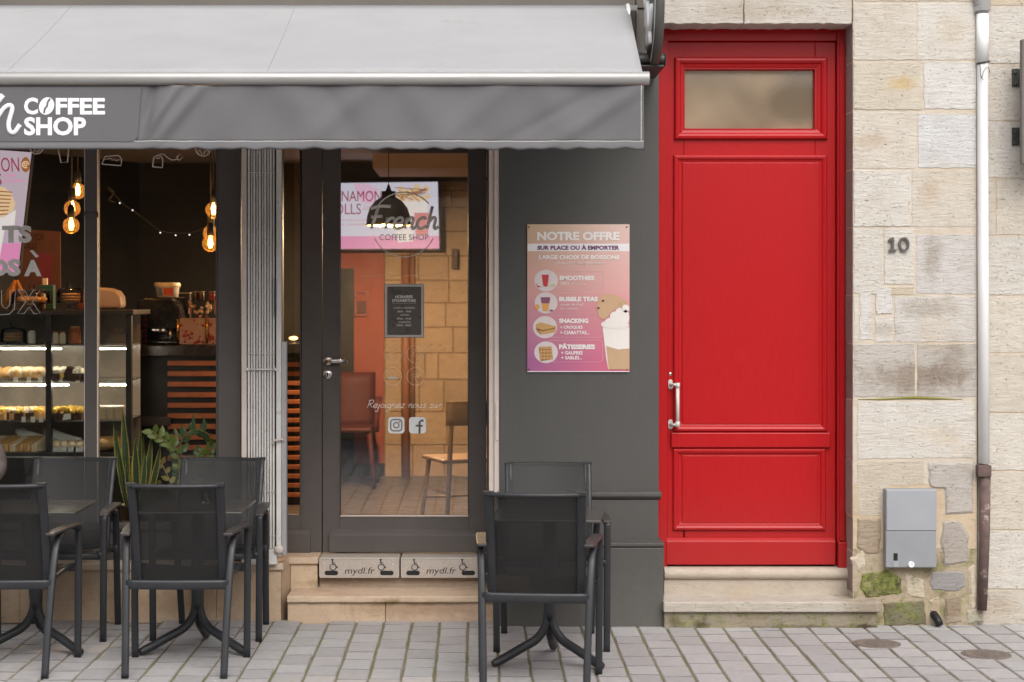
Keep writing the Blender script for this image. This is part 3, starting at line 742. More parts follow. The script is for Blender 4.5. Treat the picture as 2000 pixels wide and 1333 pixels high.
nb = thing('neighbouring_house', 'cream ashlar house wall right of the drainpipe, partly out of frame', 'house', (3.4, 0, 0))
mb = MB(); NY = -.06
ys = [-120, 12, 125, 237, 349, 460, 578, 690, 807, 920, 1036, 1152, 1222]
tn = [TAN, PALE, (.72, .66, .58), PALE, (.70, .635, .54), PALE, (.70, .64, .55), (.70, .63, .53), (.73, .68, .60), (.70, .63, .53), PALE, (.64, .58, .50)]
for i, (a, b) in enumerate(zip(ys[:-1], ys[1:])):
    cuts = [1908, 2190, 2600] if i % 2 else [1908, 2050, 2420, 2600]
    if i in (4,): cuts = [1908, 1945, 2300, 2600]
    for c, d in zip(cuts[:-1], cuts[1:]):
        block(mb, rect(c + 1, a + 1, d - 1, b - 1), NY, .012, tn[i], 0, jit=.002, inset=.002, proud=rs.uniform(-.0008, .0008))
loc_parent(mb.obj('wall_stones', M['stone']), nb)
mb = MB(); mb.box(X(1908, NY) + .002, X(2600, NY), NY + .003, .9, -.02, 4.4, tint=(.68, .57, .45, .03)); loc_parent(mb.obj('wall', M['mortar']), nb)

sg = thing('projecting_sign', 'grey sign panel on two dark brackets at the right frame edge', 'sign', P(2003, 200, -.2))
mb = MB(); mb.box(X(1995.5, -.25), X(2250, -.25), -.25, -.21, Z(322, -.25), Z(76, -.25)); loc_parent(mb.obj('sign_panel', paint('grey sign metal', (.16, .14, .125), .5), bevel=.008), sg)
for yy in (153, 268):
    mb = MB(); mb.box(X(1976, NY), X(2006, NY), NY - .008, NY + .004, Z(yy + 17, NY), Z(yy - 18, NY))
    for a, b in ((1982, -10), (1982, 12)): mb.lathe([(.008, 0), (.008, -.006), (0, -.008)], (X(a, NY), NY - .008, Z(yy + b, NY)), 8, axis='y', capb=False, capt=False)
    mb.box(X(1990, NY), X(2004, NY), NY - .16, NY - .006, Z(yy + 7, NY), Z(yy + 1, NY))
    loc_parent(mb.obj('wall_bracket', paint('dark green steel', (.055, .06, .055), .5, .3, 60), bevel=.001), sg)

for (px, py, rx, lab) in ((1712, 1258, 38, 'round rusty cover plate in the paving nearest the house steps'), (1926, 1279, 38, 'round worn cover plate in the paving farther right, near the drainpipe')):
    s_ = (py - 580) / CAM_Z; Yc = F / s_ + CAM_Y; xc = (px - 930) / s_
    t = thing('cover_plate', lab, 'manhole cover', (xc, Yc, 0), 0, 'small cover plates in the pavement')
    mb = MB(); mb.lathe([(.105, -.02), (.105, .0035), (.098, .0045), (.094, .003), (0, .003)], (0, 0, 0), 32, capb=False, capt=False)
    for i in range(7): mb.box(-.07 + abs(i - 3) * .012, .07 - abs(i - 3) * .012, -.064 + i * .0205, -.056 + i * .0205, .002, .0052)
    mb.obj('lid', M['iron'], t)
    mb = MB(); mb.lathe([(.118, -.02), (.118, .003), (.106, .003), (.106, -.02)], (0, 0, 0), 32, capb=False, capt=False); mb.obj('rim', M['iron'], t)
mb = MB(); c_ = P(1823, 1202, HY); mb.tube([(c_[0], HY + .03, c_[2] + .01), (c_[0] + .004, HY - .02, c_[2]), (c_[0] + .012, HY - .05, c_[2] - .02), (c_[0] + .016, HY - .062, .012)], .021, 12)
tag(mb.obj('pipe_stub', M['black']), 'short black pipe stub at the foot of the pier', 'pipe')

# ================================================================== COFFEE SHOP (building)
shop = thing('coffee_shop', 'coffee shop with dark grey front, glazed door and display window under a grey awning', 'shop', (-1.2, 0, 0))
def spart(mb, name, mats, parent=None, **k):
    o = mb.obj(name, mats, None, **k)
    if parent is None: o.parent = shop; o.matrix_parent_inverse = Matrix.Translation((1.2, 0, 0))
    else: o.parent = parent
    return o
XL = -4.3
# pilaster right of the door
PYF = -.02; xpl = X(975, PYF)
mb = MB(); mb.box(xpl, X(1287, PYF), PYF, .5, Z(966, PYF), 4.4); spart(mb, 'pilaster', M['pilaster'], bevel=.006)
mb = MB(); y0 = -.055; za, zb_ = Z(977, y0), Z(962, y0)
mb.xprism([(.1, za), (PYF - .01, za), (y0 + .012, za + .006), (y0 + .004, za + .014), (y0, za + .020), (y0, zb_ - .006), (y0 + .006, zb_), (.1, zb_)], xpl - .01, X(1292, y0)); spart(mb, 'moulding', M['pilaster'], bevel=.002)
mb = MB(); mb.box(xpl - .004, X(1286, -.035), -.035, .1, Z(1060, -.035), za - .001); spart(mb, 'pilaster_base', M['pilaster'], bevel=.005)
mb = MB(); y0 = -.14; mb.xprism([(.1, Z(1070, y0)), (y0 + .008, Z(1070, y0)), (y0, Z(1067, y0)), (y0, Z(1061, y0)), (y0 + .09, Z(1056, -.05)), (.1, Z(1056, -.05))], xpl - .01, X(1297, y0)); spart(mb, 'moulding', M['pilaster'], bevel=.003)
mb = MB(); mb.box(xpl - .006, X(1296.5, -.132), -.132, .1, -.03, Z(1070, -.14) - .001); spart(mb, 'pilaster_base', M['pilaster'], bevel=.006)
# fascia, header and the strip behind the round sign
mb = MB(); mb.box(XL, X(1241, -.10), -.10, .3, Z(14, -.1), 4.4); spart(mb, 'fascia', M['fascia'], bevel=.006)
mb = MB(); mb.box(X(1242, -.06), X(1289, -.06), -.06, -.021, Z(17, -.06) + .002, 4.4); mb.box(X(1242, -.05), X(1288, -.05), -.05, -.021, Z(105, -.05), Z(17, -.06) - .002); spart(mb, 'fascia', M['fascia'], bevel=.004)
mb = MB(); mb.box(XL, xpl - .002, .0, .6, 2.70, Z(14, -.1) - .002); spart(mb, 'header', M['joinery'])
mb = MB(); mb.box(XL - .3, XL, 0, 5.2, 0, 4.4); mb.box(XL, .98, 5.0, 5.2, 0, 4.4); mb.box(.42, .97, .5, 5.0, 0, 4.4); mb.box(XL, .42, .6, 5.0, 2.79, 4.4)
spart(mb, 'shell_wall', M['blackwall'])
# stone base, ledge and steps
SB = (.56, .43, .31, 0)
zl = .303; xj = X(553, .03); xk = X(577, .26); xs0 = X(622, .26)
def plan(mb, pts, z0, z1, tint):
    n = len(pts); vs = [(x, y, z0) for x, y in pts] + [(x, y, z1) for x, y in pts]
    mb.add(vs, [tuple(range(n - 1, -1, -1)), tuple(range(n, 2 * n))] + [(i, (i + 1) % n, n + (i + 1) % n, n + i) for i in range(n)], False, 0, tint)
mb = MB(); plan(mb, [(XL, .03), (xj, .03), (xk - .035, .25), (xs0, .25), (xs0, .62), (XL, .62)], zl - .036, zl, (.62, .50, .385, 0)); spart(mb, 'stone_ledge', M['stone_smooth'], bevel=.005)
mb = MB()
cuts = [XL, -3.4, -2.42, X(423, .05), xj - .012]
for a, b in zip(cuts[:-1], cuts[1:]):
    t = rs.uniform(.94, 1.04); mb.box(a + .001, b - .001, .046, .5, -.03, zl - .037, tint=(SB[0] * t, SB[1] * t, SB[2] * t, 0))
plan(mb, [(xj - .011, .05), (xk - .03, .268), (xk - .03, .5), (xj - .011, .5)], -.03, zl - .037, SB)
mb.box(xk - .028, xs0 - .006, .268, .5, -.03, zl - .037, tint=(.62, .50, .36, 0))
spart(mb, 'stone_base', M['stone_smooth'], bevel=.003)
mb = MB(); xe = xpl - .012
zs = .135
ch = [(X(560, 0), 0.0)] + [(X(p, 0), rs.uniform(-.003, .004)) for p in range(580, 940, 14)] + [(xe, 0.0)]
plan(mb, ch + [(xe, .6), (X(560, 0), .6)], zs - .034, zs, (.60, .475, .355, 0)); spart(mb, 'step', M['stone_smooth'], bevel=.006)
mb = MB(); mb.box(X(561, 0), X(752, 0), .018, .5, -.03, zs - .035, tint=SB); mb.box(X(753, 0), xe, .019, .5, -.03, zs - .035, tint=(.53, .40, .295, .06)); spart(mb, 'step_riser', M['stone_smooth'], bevel=.003)
mb = MB(); mb.box(xs0 + .002, xe, .29, .62, zs - .002, .188, tint=(.42, .34, .27, 0)); spart(mb, 'step', M['stone_smooth'], bevel=.006)
mb = MB(); mb.box(xs0 + .002, .43, .47, .75, .188, .292); spart(mb, 'threshold', M['joinery'])

# ---- display window
WY = .14
win = MB()
zsill = Z(1022, WY)
win.box(X(166, WY), X(189, WY), WY, WY + .08, zsill, 2.70)
win.box(X(426, WY - .03), X(470, WY - .03), WY - .03, WY + .10, zl, 2.70)
win.box(X(421, WY), X(426, WY), WY + .01, WY + .06, zsill, 2.70)
win.box(XL, X(426, WY), WY - .01, WY + .10, Z(1034, WY), zsill)
win.box(XL, X(426, WY), WY + .02, WY + .10, zl, Z(1034, WY))
win.box(XL, X(426, WY), WY, WY + .08, 2.62, 2.70)
wframe = spart(win, 'display_window', M['joinery'], bevel=.003)
mb = MB(); mb.box(XL, X(424, WY), WY + .030, WY + .038, zsill - .005, 2.64); spart(mb, 'pane', M['shopglass'], wframe)
mb = MB()
for a, b in ((163, 165.2), (189.8, 192)): mb.box(X(a, WY), X(b, WY), WY - .012, WY + .02, Z(425, WY), Z(414, WY))
mb.box(X(163, WY), X(192, WY), WY - .012, WY - .004, Z(422, WY), Z(417, WY)); spart(mb, 'mullion_clip', M['joinery'], wframe)
mb = MB(); mb.box(X(189.4, WY), X(190.6, WY), WY + .0, WY + .02, zsill, 2.62); mb.box(X(164.6, WY), X(165.6, WY), WY, WY + .02, zsill, 2.62); spart(mb, 'glazing_bead', M['alu'], wframe)
DW = WY + .026                             # vinyl on the outer face of the pane
mb = MB()
ptext(mb, 'TS', 4, 441, 62, 475, DW, bold=.055); ptext(mb, 'OS', -26, 506, 40, 540, DW, bold=.055); ptext(mb, 'A', 47, 508, 81, 540, DW, bold=.055)
pquad(mb, [(58, 490), (64, 489), (76, 501), (70, 504)], DW)
spart(mb, 'lettering', M['decal'], wframe)
mb = MB(); U = [(-14, 567), (-14, 602), (-9, 612), (2, 615), (18, 614), (28, 604), (30, 567), (20, 567), (19, 596), (12, 603), (6, 600), (3, 592), (3, 567)]
stroke(mb, U, DW, .0016); XX = [(36, 567), (48, 567), (56, 582), (65, 567), (78, 567), (63, 590), (79, 613), (66, 613), (57, 600), (47, 613), (34, 613), (50, 590), (36, 567)]
stroke(mb, XX, DW, .0016); spart(mb, 'lettering', M['decal'], wframe)
mb = MB(); rI = .0032
icm = flat('cream vinyl icons', (.80, .70, .60))
ring(mb, 71, 288, 13, DW, rI, 180, 360); stroke(mb, [(64, 300), (68, 293), (72, 298), (78, 292)], DW, rI * .7, curved=True); spart(mb, 'icon_decal', icm, wframe); mb = MB()
stroke(mb, [(113, 288), (119, 318), (132, 317), (134, 288)], DW, rI); spart(mb, 'icon_decal', icm, wframe); mb = MB()
stroke(mb, [(199, 321), (205, 306), (231, 304), (238, 311), (236, 324), (199, 321)], DW, rI); stroke(mb, [(202, 313), (216, 309), (220, 314), (224, 311), (227, 315), (231, 312), (237, 313)], DW, rI * .7); spart(mb, 'icon_decal', icm, wframe); mb = MB()
stroke(mb, [(298, 326), (300, 308), (307, 304), (314, 305), (318, 311), (317, 328), (298, 326)], DW, rI); stroke(mb, [(304, 309), (312, 309.5)], DW, rI * .7)
stroke(mb, [(309, 304), (318, 301), (326, 307), (336, 313), (346, 311)], DW, rI * .8, curved=True); stroke(mb, [(345, 308), (351, 301), (357, 307), (350, 314), (345, 308)], DW, rI); spart(mb, 'icon_decal', icm, wframe); mb = MB()
ring(mb, 397, 290, 15, DW, rI, 180, 360); stroke(mb, [(384, 300), (390, 294), (396, 302), (402, 294), (410, 297)], DW, rI * .7, curved=True)
spart(mb, 'icon_decal', icm, wframe)

# ---- side light and entrance door
EY = .45
fr = MB(); zh = 2.70
fr.box(X(526, EY), X(551, EY), EY + .02, EY + .09, zl, zh); fr.box(X(588, EY), X(628.5, EY), EY, EY + .09, zl, zh)
fr.box(X(540, EY), X(588, EY), EY, EY + .09, zl, Z(1009, EY)); fr.box(X(540, EY), X(588, EY), EY, EY + .09, 2.62, zh)
fr.box(X(951, EY), X(980, EY), EY, EY + .09, zl - .01, zh)
sl = spart(fr, 'side_light', M['joinery'], bevel=.004)
mb = MB(); mb.xprism([(EY + .01, zl), (EY - .022, zl), (EY - .022, Z(1043, EY)), (EY - .004, Z(1035, EY)), (EY + .01, Z(1035, EY))], X(535, EY), X(607, EY)); spart(mb, 'kick_panel', M['joinery'], sl, bevel=.003)
mb = MB(); mb.box(X(549, EY), X(590, EY), EY + .035, EY + .041, Z(1012, EY), 2.64); spart(mb, 'pane', M['shopglass'], sl)
mb = MB(); mb.mould(X(545, EY), X(588.5, EY), Z(1009.5, EY), 2.63, EY + .02, [(0, 0), (0, .012), (.008, .012), (.012, -.01)]); spart(mb, 'glazing_bead', M['joinery'], sl)
dr = MB()
dr.box(X(630, EY), X(663, EY), EY, EY + .07, zl, zh); dr.box(X(916, EY), X(950, EY), EY, EY + .07, zl, zh)
dr.box(X(663, EY), X(916, EY), EY, EY + .07, zl, Z(1011, EY)); dr.box(X(663, EY), X(916, EY), EY, EY + .07, 2.62, zh)
ent = spart(dr, 'entrance_door', M['joinery'], bevel=.004)
mb = MB(); kx0, kx1 = X(643, EY), X(936, EY)
mb.add([(kx0 + .014, EY, Z(1034, EY)), (kx1 - .014, EY, Z(1034, EY)), (kx1, EY - .026, Z(1044, EY)), (kx0, EY - .026, Z(1044, EY)), (kx0, EY - .026, zl + .004), (kx1, EY - .026, zl + .004), (kx0, EY, zl + .004), (kx1, EY, zl + .004)],
       [(0, 1, 2, 3), (3, 2, 5, 4), (0, 3, 4, 6), (1, 7, 5, 2), (4, 5, 7, 6)]); spart(mb, 'kick_panel', M['joinery'], ent, bevel=.003)
mb = MB(); mb.mould(X(661, EY), X(917.5, EY), Z(1012, EY), 2.63, EY + .012, [(0, 0), (0, .014), (.006, .014), (.012, -.012)]); spart(mb, 'glazing_bead', M['joinery'], ent)
mb = MB(); mb.box(X(665, EY), X(914, EY), EY + .004, EY + .012, Z(1009.4, EY), Z(1006.5, EY)); spart(mb, 'glazing_bead', M['beige_metal'], ent)
GY = EY + .030
mb = MB(); mb.box(X(660, EY), X(918, EY), GY, GY + .008, Z(1013, EY), 2.64); spart(mb, 'pane', M['doorglass'], ent)
mb = MB(); h0 = P(640, 705, EY)
mb.lathe([(.026, 0), (.026, -.006), (.023, -.010), (.0, -.010)], (h0[0], EY, h0[2]), 24, axis='y', capb=False, capt=False)
mb.tube([(h0[0], EY - .008, h0[2]), (h0[0], EY - .052, h0[2])], .0095, 12)
mb.tube([(h0[0] - .004, EY - .052, h0[2]), (h0[0] + .03, EY - .055, h0[2]), (X(676, EY - .05), EY - .052, h0[2] - .001)], .0105, 12, up=(0, 0, 1), rx=.007)
mb.tube([(X(676, EY - .05), EY - .052, h0[2] - .001), (X(680, EY - .05), EY - .050, h0[2] - .002)], .005, 8)
spart(mb, 'handle', M['steel'], ent)
k0 = P(640, 731.5, EY); mb = MB(); mb.lathe([(.026, 0), (.026, -.006), (.023, -.009), (.0, -.009)], (k0[0], EY, k0[2]), 24, axis='y', capb=False, capt=False); spart(mb, 'lock_plate', M['steel'], ent)
mb = MB(); mb.lathe([(.0, -.0105), (.0055, -.0105), (.0055, -.006)], (k0[0], EY, k0[2] + .005), 12, axis='y', capb=False, capt=False); mb.box(k0[0] - .003, k0[0] + .003, EY - .0102, EY - .006, k0[2] - .014, k0[2] + .004); spart(mb, 'keyhole', M['black'], ent)
DD = GY - .002
mb = MB()
ring(mb, 789, 439, 63, DD, .0042, 40, 148); spart(mb, 'logo_ring', M['offwhite'], ent); mb = MB(); ring(mb, 789, 439, 63, DD, .0028, 205, 335)
spart(mb, 'logo_ring', M['offwhite'], ent)
mb = MB(); script(mb, 'French', X(721, DD), X(855, DD), Z(447, DD), .062, DD, .0098, shear=.22); spart(mb, 'logo_lettering', M['offwhite'], ent)
mb = MB(); ptext(mb, 'COFFEE SHOP', 741, 458, 837, 470, DD, bold=.01); spart(mb, 'logo_lettering', M['offwhite'], ent)
mb = MB()
for i in range(52): disc(mb, 709 + i * 2.9, 538.5, .9, .9, DD, n=6)
spart(mb, 'dotted_line', M['decal_dim'], ent)
mb = MB()
def circ(cx, cy):
    global mb
    if mb.v: spart(mb, 'icon_decal', M['decal_dim'], ent)
    mb = MB(); ring(mb, cx, cy, 17.3, DD, .0017)
circ(767, 692)
stroke(mb, [(761, 689), (773, 689), (772, 704), (763, 704), (761, 689)], DD, .0012); stroke(mb, [(761, 696), (773, 696)], DD, .001); stroke(mb, [(767, 689), (767, 682), (771, 680)], DD, .0012)
circ(812, 692); stroke(mb, [(802, 697), (819, 695), (820, 690), (812, 685), (802, 697)], DD, .0014); disc(mb, 812, 683, 1.5, 1.5, DD, n=8)
circ(767, 735.5); pquad(mb, [(757, 741), (777, 741), (776, 736), (758, 736)], DD); stroke(mb, [(759, 736), (763, 730), (768, 728), (773, 731), (775, 736)], DD, .0014)
circ(812, 735.5)
for rr_ in (4, 8, 12): ring(mb, 812, 743, rr_, DD, .0015, 45, 135, n=12)
disc(mb, 812, 742, 1.3, 1.3, DD, n=8)
spart(mb, 'icon_decal', M['decal_dim'], ent)
mb = MB(); script(mb, 'Rejoignez nous sur', X(716, DD), X(862, DD), Z(797, DD), .0215, DD, .0019, shear=.32); spart(mb, 'lettering', M['offwhite'], ent)
def rrect(x0, y0, x1, y1, r, n=5):
    q = []
    for cx, cy, a0 in ((x1 - r, y0 + r, -90), (x1 - r, y1 - r, 0), (x0 + r, y1 - r, 90), (x0 + r, y0 + r, 180)):
        for i in range(n + 1): a = R(a0 + 90 * i / n); q.append((cx + r * math.cos(a), cy + r * math.sin(a)))
    return q
dk = flat('brown decal cut out', (.16, .13, .11))
mb = MB(); pquad(mb, rrect(758, 815, 790, 847, 6), DD); spart(mb, 'icon_decal', M['white'], ent)
mb = MB(); D2 = DD - .001; q = rrect(763, 820, 785, 842, 6); stroke(mb, q + [q[0]], D2, .0034); ring(mb, 774, 831, 5.2, D2, .0032); disc(mb, 780.5, 824.5, 1.5, 1.5, D2, n=8); spart(mb, 'icon_decal', dk, ent)
mb = MB(); pquad(mb, rrect(799, 815, 832, 847, 6), DD); spart(mb, 'icon_decal', M['white'], ent)
mb = MB(); stroke(mb, [(827, 822), (822, 822), (819.5, 825), (819.5, 847)], D2, .0062); stroke(mb, [(812, 832), (825.5, 832)], D2, .0055); spart(mb, 'icon_decal', dk, ent)
# guide rail of the gate on the right of the door
mb = MB(); mb.box(X(955, .0), X(965, .0), .004, .03, .136, 2.70); mb.box(X(965.4, -.01), X(976, -.01), -.01, .028, .136, 2.70); mb.box(X(968, -.014), X(974, -.014), -.016, .0, Z(860, 0), Z(786, 0))
spart(mb, 'gate_rail', M['beige_metal'], bevel=.002)

# ---- the room behind the glass
FZ = .30
mb = MB(); mb.box(XL, .42, .56, 5.0, FZ - .05, FZ); spart(mb, 'interior_floor', M['floor_in'])
mb = MB(); mb.box(XL, .42, .62, 5.0, 2.774, 2.789); spart(mb, 'ceiling', M['ceil'])
BW = 4.72
mb = MB(); mb.box(X(272, BW), X(612, BW), BW, BW + .2, FZ, 2.774); mb.box(X(608, BW), .42, BW - .10, BW + .2, Z(353, BW - .1), Z(320, BW - .1)); spart(mb, 'back_wall', M['blackwall'])
mb = MB(); plan(mb, [(X(272, BW), BW), (-3.35, 3.55), (-4.3, 2.2), (-4.3, 2.3), (-3.42, 3.62), (X(272, BW) - .05, BW + .1)], FZ, 2.774, None); spart(mb, 'side_wall', M['blackwall'])
mb = MB(); mb.box(X(612, BW), X(750, BW), BW, BW + .2, FZ + .10, Z(353, BW)); spart(mb, 'red_wall', M['redwall'])
mb = MB(); mb.box(X(612, BW), X(752, BW), BW - .02, BW + .2, FZ, FZ + .10); mb.box(X(662, BW - .03), X(691, BW - .03), BW - .03, BW + .1, FZ + .1, Z(525, BW)); spart(mb, 'skirting', M['black'])
mb = MB(); zz = [932, 870, 805, 742, 690, 640, 592, 548, 500, 452, 405, 372, 352]
for a, b in zip(zz[:-1], zz[1:]):
    cs = [751, 752 + rs.randint(30, 80), 870 + rs.randint(-15, 15), 960, 1050]
    for c, d in zip(cs[:-1], cs[1:]): block(mb, rect(c + .6, b + .6, d - .6, a - .6), BW - .02, .2, (lambda k: (.64 * k, .475 * k, .335 * k))(rs.uniform(.9, 1.06)), 0, jit=.002, inset=.004)
mb.box(X(750.5, BW), .42, BW - .012, BW + .2, FZ, Z(352, BW), tint=(.36, .25, .16, 0)); spart(mb, 'stone_wall', M['stone'])
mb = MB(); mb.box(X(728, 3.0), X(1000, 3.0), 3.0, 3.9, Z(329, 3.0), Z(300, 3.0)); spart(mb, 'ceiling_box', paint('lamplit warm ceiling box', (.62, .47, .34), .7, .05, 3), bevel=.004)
mb = MB(); mb.tube([(X(792, BW - .08), BW - .08, FZ), (X(792, BW - .08), BW - .08, 2.05)], .035, 10); mb.tube([(X(806, BW - .08), BW - .08, FZ + .4), (X(806, BW - .08), BW - .08, 2.1)], .018, 8); spart(mb, 'wall_pipe', paint('old rose painted pipe', (.34, .16, .10), .6))
mb = MB(); mb.box(X(882, BW - .1), X(893, BW - .1), BW - .12, BW - .02, Z(525, BW), Z(487, BW)); spart(mb, 'wall_box', M['rust'])

# ================================================================== SECURITY GATE (folded)
gate = thing('security_gate', 'folded silver metal concertina gate beside the entrance door', 'gate', (X(515, 0), 0, zl))
gy = .0
def gp(mb, name, m_, **k): return loc_parent(mb.obj(name, m_, None, **k), gate)
mb = MB(); mb.box(X(472, gy), X(482, gy), gy - .006, gy + .05, zl, 2.70); gp(mb, 'fixed_stile', M['beige_metal'], bevel=.002)
mb = MB()
for i in range(10):
    xc = X(486.2 + i * 5.35, gy); mb.box(xc - .0052, xc + .0052, gy - .010 + (i % 2) * .009, gy + .03, Z(1072, gy), 2.70)
gp(mb, 'folded_lattice', M['alu'], bevel=.0022)
mb = MB(); mb.box(X(482, gy), X(541, gy), gy + .031, gy + .04, Z(1070, gy), 2.70); gp(mb, 'backing_strip', M['alu_dark'])
for yy in (337, 691, 960, 1047): mb = MB(); mb.tube([P(484, yy, gy - .012), P(538, yy, gy - .012)], .0022, 6); gp(mb, 'rivet_bar', M['alu'])
mb = MB(); mb.tube([P(482.5, 722, gy - .016), P(539.5, 722, gy - .016)], .0052, 8); mb.ball(P(483.5, 722, gy - .018), .0095, 10, 6); mb.ball(P(538.5, 722, gy - .018), .0095, 10, 6); gp(mb, 'tie_bar', M['alu'])
mb = MB(); mb.box(X(540, gy), X(549.5, gy), gy - .012, gy + .045, Z(1086, gy), 2.70); gp(mb, 'lock_stile', M['alu'], bevel=.002)
mb = MB(); mb.box(X(549.9, gy), X(560, gy), gy - .010, gy + .04, Z(1084, gy), Z(668, gy)); gp(mb, 'leading_stile', paint('pale zinc stile', (.46, .45, .46), .4, .08, 8, metal=.5), bevel=.002)
mb = MB(); mb.box(X(536.5, gy), X(539, gy), gy - .02, gy - .01, Z(620, gy), Z(545, gy)); gp(mb, 'latch', M['alu_dark'])
mb = MB(); mb.tube(smooth_path([P(533, 868, gy - .016), P(534, 862, gy - .03), P(541, 860, gy - .034), P(551, 859, gy - .026), P(553, 863, gy - .014)]), .005, 8); gp(mb, 'hook', M['beige_metal'])
mb = MB(); c_ = P(545, 1073, gy - .016); mb.lathe([(.022, .008), (.024, 0), (.022, -.008), (.012, -.010), (.0, -.014)], (c_[0], gy - .022, c_[2]), 18, axis='y', capb=True, capt=False); gp(mb, 'roller', M['beige_metal'])
mb = MB(); mb.box(X(482, gy), X(541, gy), gy - .012, gy + .045, zl + .001, Z(1073, gy)); gp(mb, 'bottom_rail', M['alu'], bevel=.002)

# ================================================================== AWNING
aw = thing('awning', 'pale grey folding arm awning with dark grey valance over the coffee shop front', 'awning', (-1.2, -.1, 2.7))
def ap(mb, name, m_, parent=None, **k):
    o = mb.obj(name, m_, None, **k)
    if parent is None: return loc_parent(o, aw)
    o.parent = parent; return o
Y0, Z0, Y1, Z1 = -.12, Z(11, -.12), -1.435, Z(141, -1.46)
def fab(x, t):
    sag = .012 * math.sin(math.pi * t) * (1 + .25 * math.sin(x * 4.1))
    rip = .0022 * math.sin(x * 7.3 + 5 * t) * t
    return (x, Y0 + (Y1 - Y0) * t, Z0 + (Z1 - Z0) * t - sag + rip)
rows = []
for i in range(15):
    t = i / 14; xr = .795 + (.746 - .795) * t
    rows.append([fab(-4.2 + (xr + 4.2) * j / 90, t) for j in range(91)])
mb = MB(); mb.sheet(rows); can = ap(mb, 'canvas', M['canvas'], solid=.002)
for pa, pb in ((140, 12), (577, 520)):
    mb = MB(); a = X(pa, Y0); b = X(pb, Y1)
    q = [fab(a + (b - a) * i / 14, i / 14) for i in range(15)]
    mb.tube([(x, y, z + .0008) for x, y, z in q], .0016, 6); ap(mb, 'seam', paint('grey seam thread', (.27, .265, .27), .9), can)
mb = MB(); BYc = -1.47; zc = Z(153.5, BYc); rb = .0305
prof = [(BYc + rb * math.cos(a) * (1.1 if math.cos(a) > 0 else 1), zc + rb * math.sin(a)) for a in [2 * math.pi * i / 28 for i in range(28)]]
mb.xprism(prof, -4.2, X(1268, BYc)); 
for i in range(len(mb.f)):
    if len(mb.f[i]) == 4: mb.sm[i] = True
ap(mb, 'front_bar', M['bar'], bevel=.002)
mb = MB(); mb.box(-4.2, X(1256, BYc), BYc + .016, BYc + .03, Z1 - .008, Z1 + .004); ap(mb, 'canvas_slot', M['alu'])
VY = -1.468; ztop = Z(168, VY); zbot = Z(292, VY)
folds = [(348, 268, 15, .018), (392, 296, 17, .014), (300, 268, 10, -.010), (470, 420, 34, .008), (560, 640, 40, .009), (720, 590, 30, .010), (800, 870, 36, .009), (980, 850, 34, .010), (1060, 1120, 40, .008), (1252, 1070, 30, .014), (1180, 960, 24, -.006), (640, 700, 22, -.006)]
def vdisp(px, t):
    d = 0.0
    for a, b, w, am in folds:
        u = (px - (a + (b - a) * t)) / w; d += (1.9 if w < 18 else 1.15) * am * math.exp(-u * u) * (.35 + .65 * math.sin(math.pi * min(1, .15 + t * .85)))
    k = min(1, max(0, (px - 262) / 40))
    d = d * k + k * .004 * (math.sin(px * .021 + 1.5 * t) + .6 * math.sin(px * .047 - 2 * t)) * (.4 + t)
    return d
def vpt(px, t, lift=0.0):
    k = min(1, max(0, (px - 255) / 60)); z = ztop + (zbot - ztop) * t
    sc = k * .0030 * (math.sin(px * .135) + .7 * math.sin(px * .083 + 1)) * max(0, (t - .85) / .15)
    return (X(px, VY), VY - vdisp(px, t) - lift, z + sc)
xs_ = [-1700 + 60 * i for i in range(28)] + [-20 + 3.2 * i for i in range(400)]
xs_ = [p for p in xs_ if p < 1257] + [1257]
th = .875
mb = MB(); mb.sheet([[vpt(p, th * j / 22) for p in xs_] for j in range(23)]); val = ap(mb, 'valance', M['valance'], solid=.0016)
mb = MB(); mb.sheet([[vpt(p, th - .004 + (1 - th + .004) * j / 6, .002 + .011 * (j / 6) ** .8 - .006 * max(0, j / 6 - .8) * 5) for p in xs_] for j in range(7)]); ap(mb, 'hem', M['valance'], val, solid=.0022)
mb = MB(); mb.tube([vpt(p, th - .002, .003) for p in xs_[28:]], .0011, 5); mb.tube([(X(1252, VY), VY - .0035 - vdisp(1252, t / 10), ztop + (zbot - ztop) * t / 10) for t in range(11)], .001, 5); ap(mb, 'stitching', M['offwhite'], val)
BN = VY - .008
mb = MB(); mb.prism([(-3.2, Z(171, BN)), (-3.2, Z(277, BN)), (X(252, BN), Z(277, BN)), (X(262, BN), Z(275, BN)), (X(269, BN), Z(268, BN)), (X(276, BN), Z(171, BN))], BN, BN + .003); ban = ap(mb, 'banner_panel', M['banner'], val)
mb = MB(); BT = BN - .0015
ptext(mb, 'C', 47, 191, 74, 224, BT, bold=.035); ptext(mb, 'FFEE', 109, 192, 205, 224, BT, bold=.035); ptext(mb, 'SHOP', 47, 229, 168, 265, BT, bold=.035)
ex = [(91 + 15 * math.cos(a) * .98 + 2.2 * math.sin(a), 207.5 - 17 * math.sin(a)) for a in [2 * math.pi * i / 28 for i in range(28)]]
pquad(mb, ex, BT); ap(mb, 'lettering', M['white'], val)
mb = MB(); stroke(mb, [(98, 193), (93, 200), (92, 207), (88, 212), (86, 221)], BT - .001, .0045, curved=True); ap(mb, 'lettering', M['banner'], val)
mb = MB(); stroke(mb, [(-30, 262), (-14, 215), (6, 186)], BT, .013, curved=True); stroke(mb, [(-16, 250), (4, 216), (18, 206), (24, 213), (17, 240), (19, 256), (28, 259), (39, 244)], BT, .011, curved=True); ap(mb, 'lettering', M['white'], val)
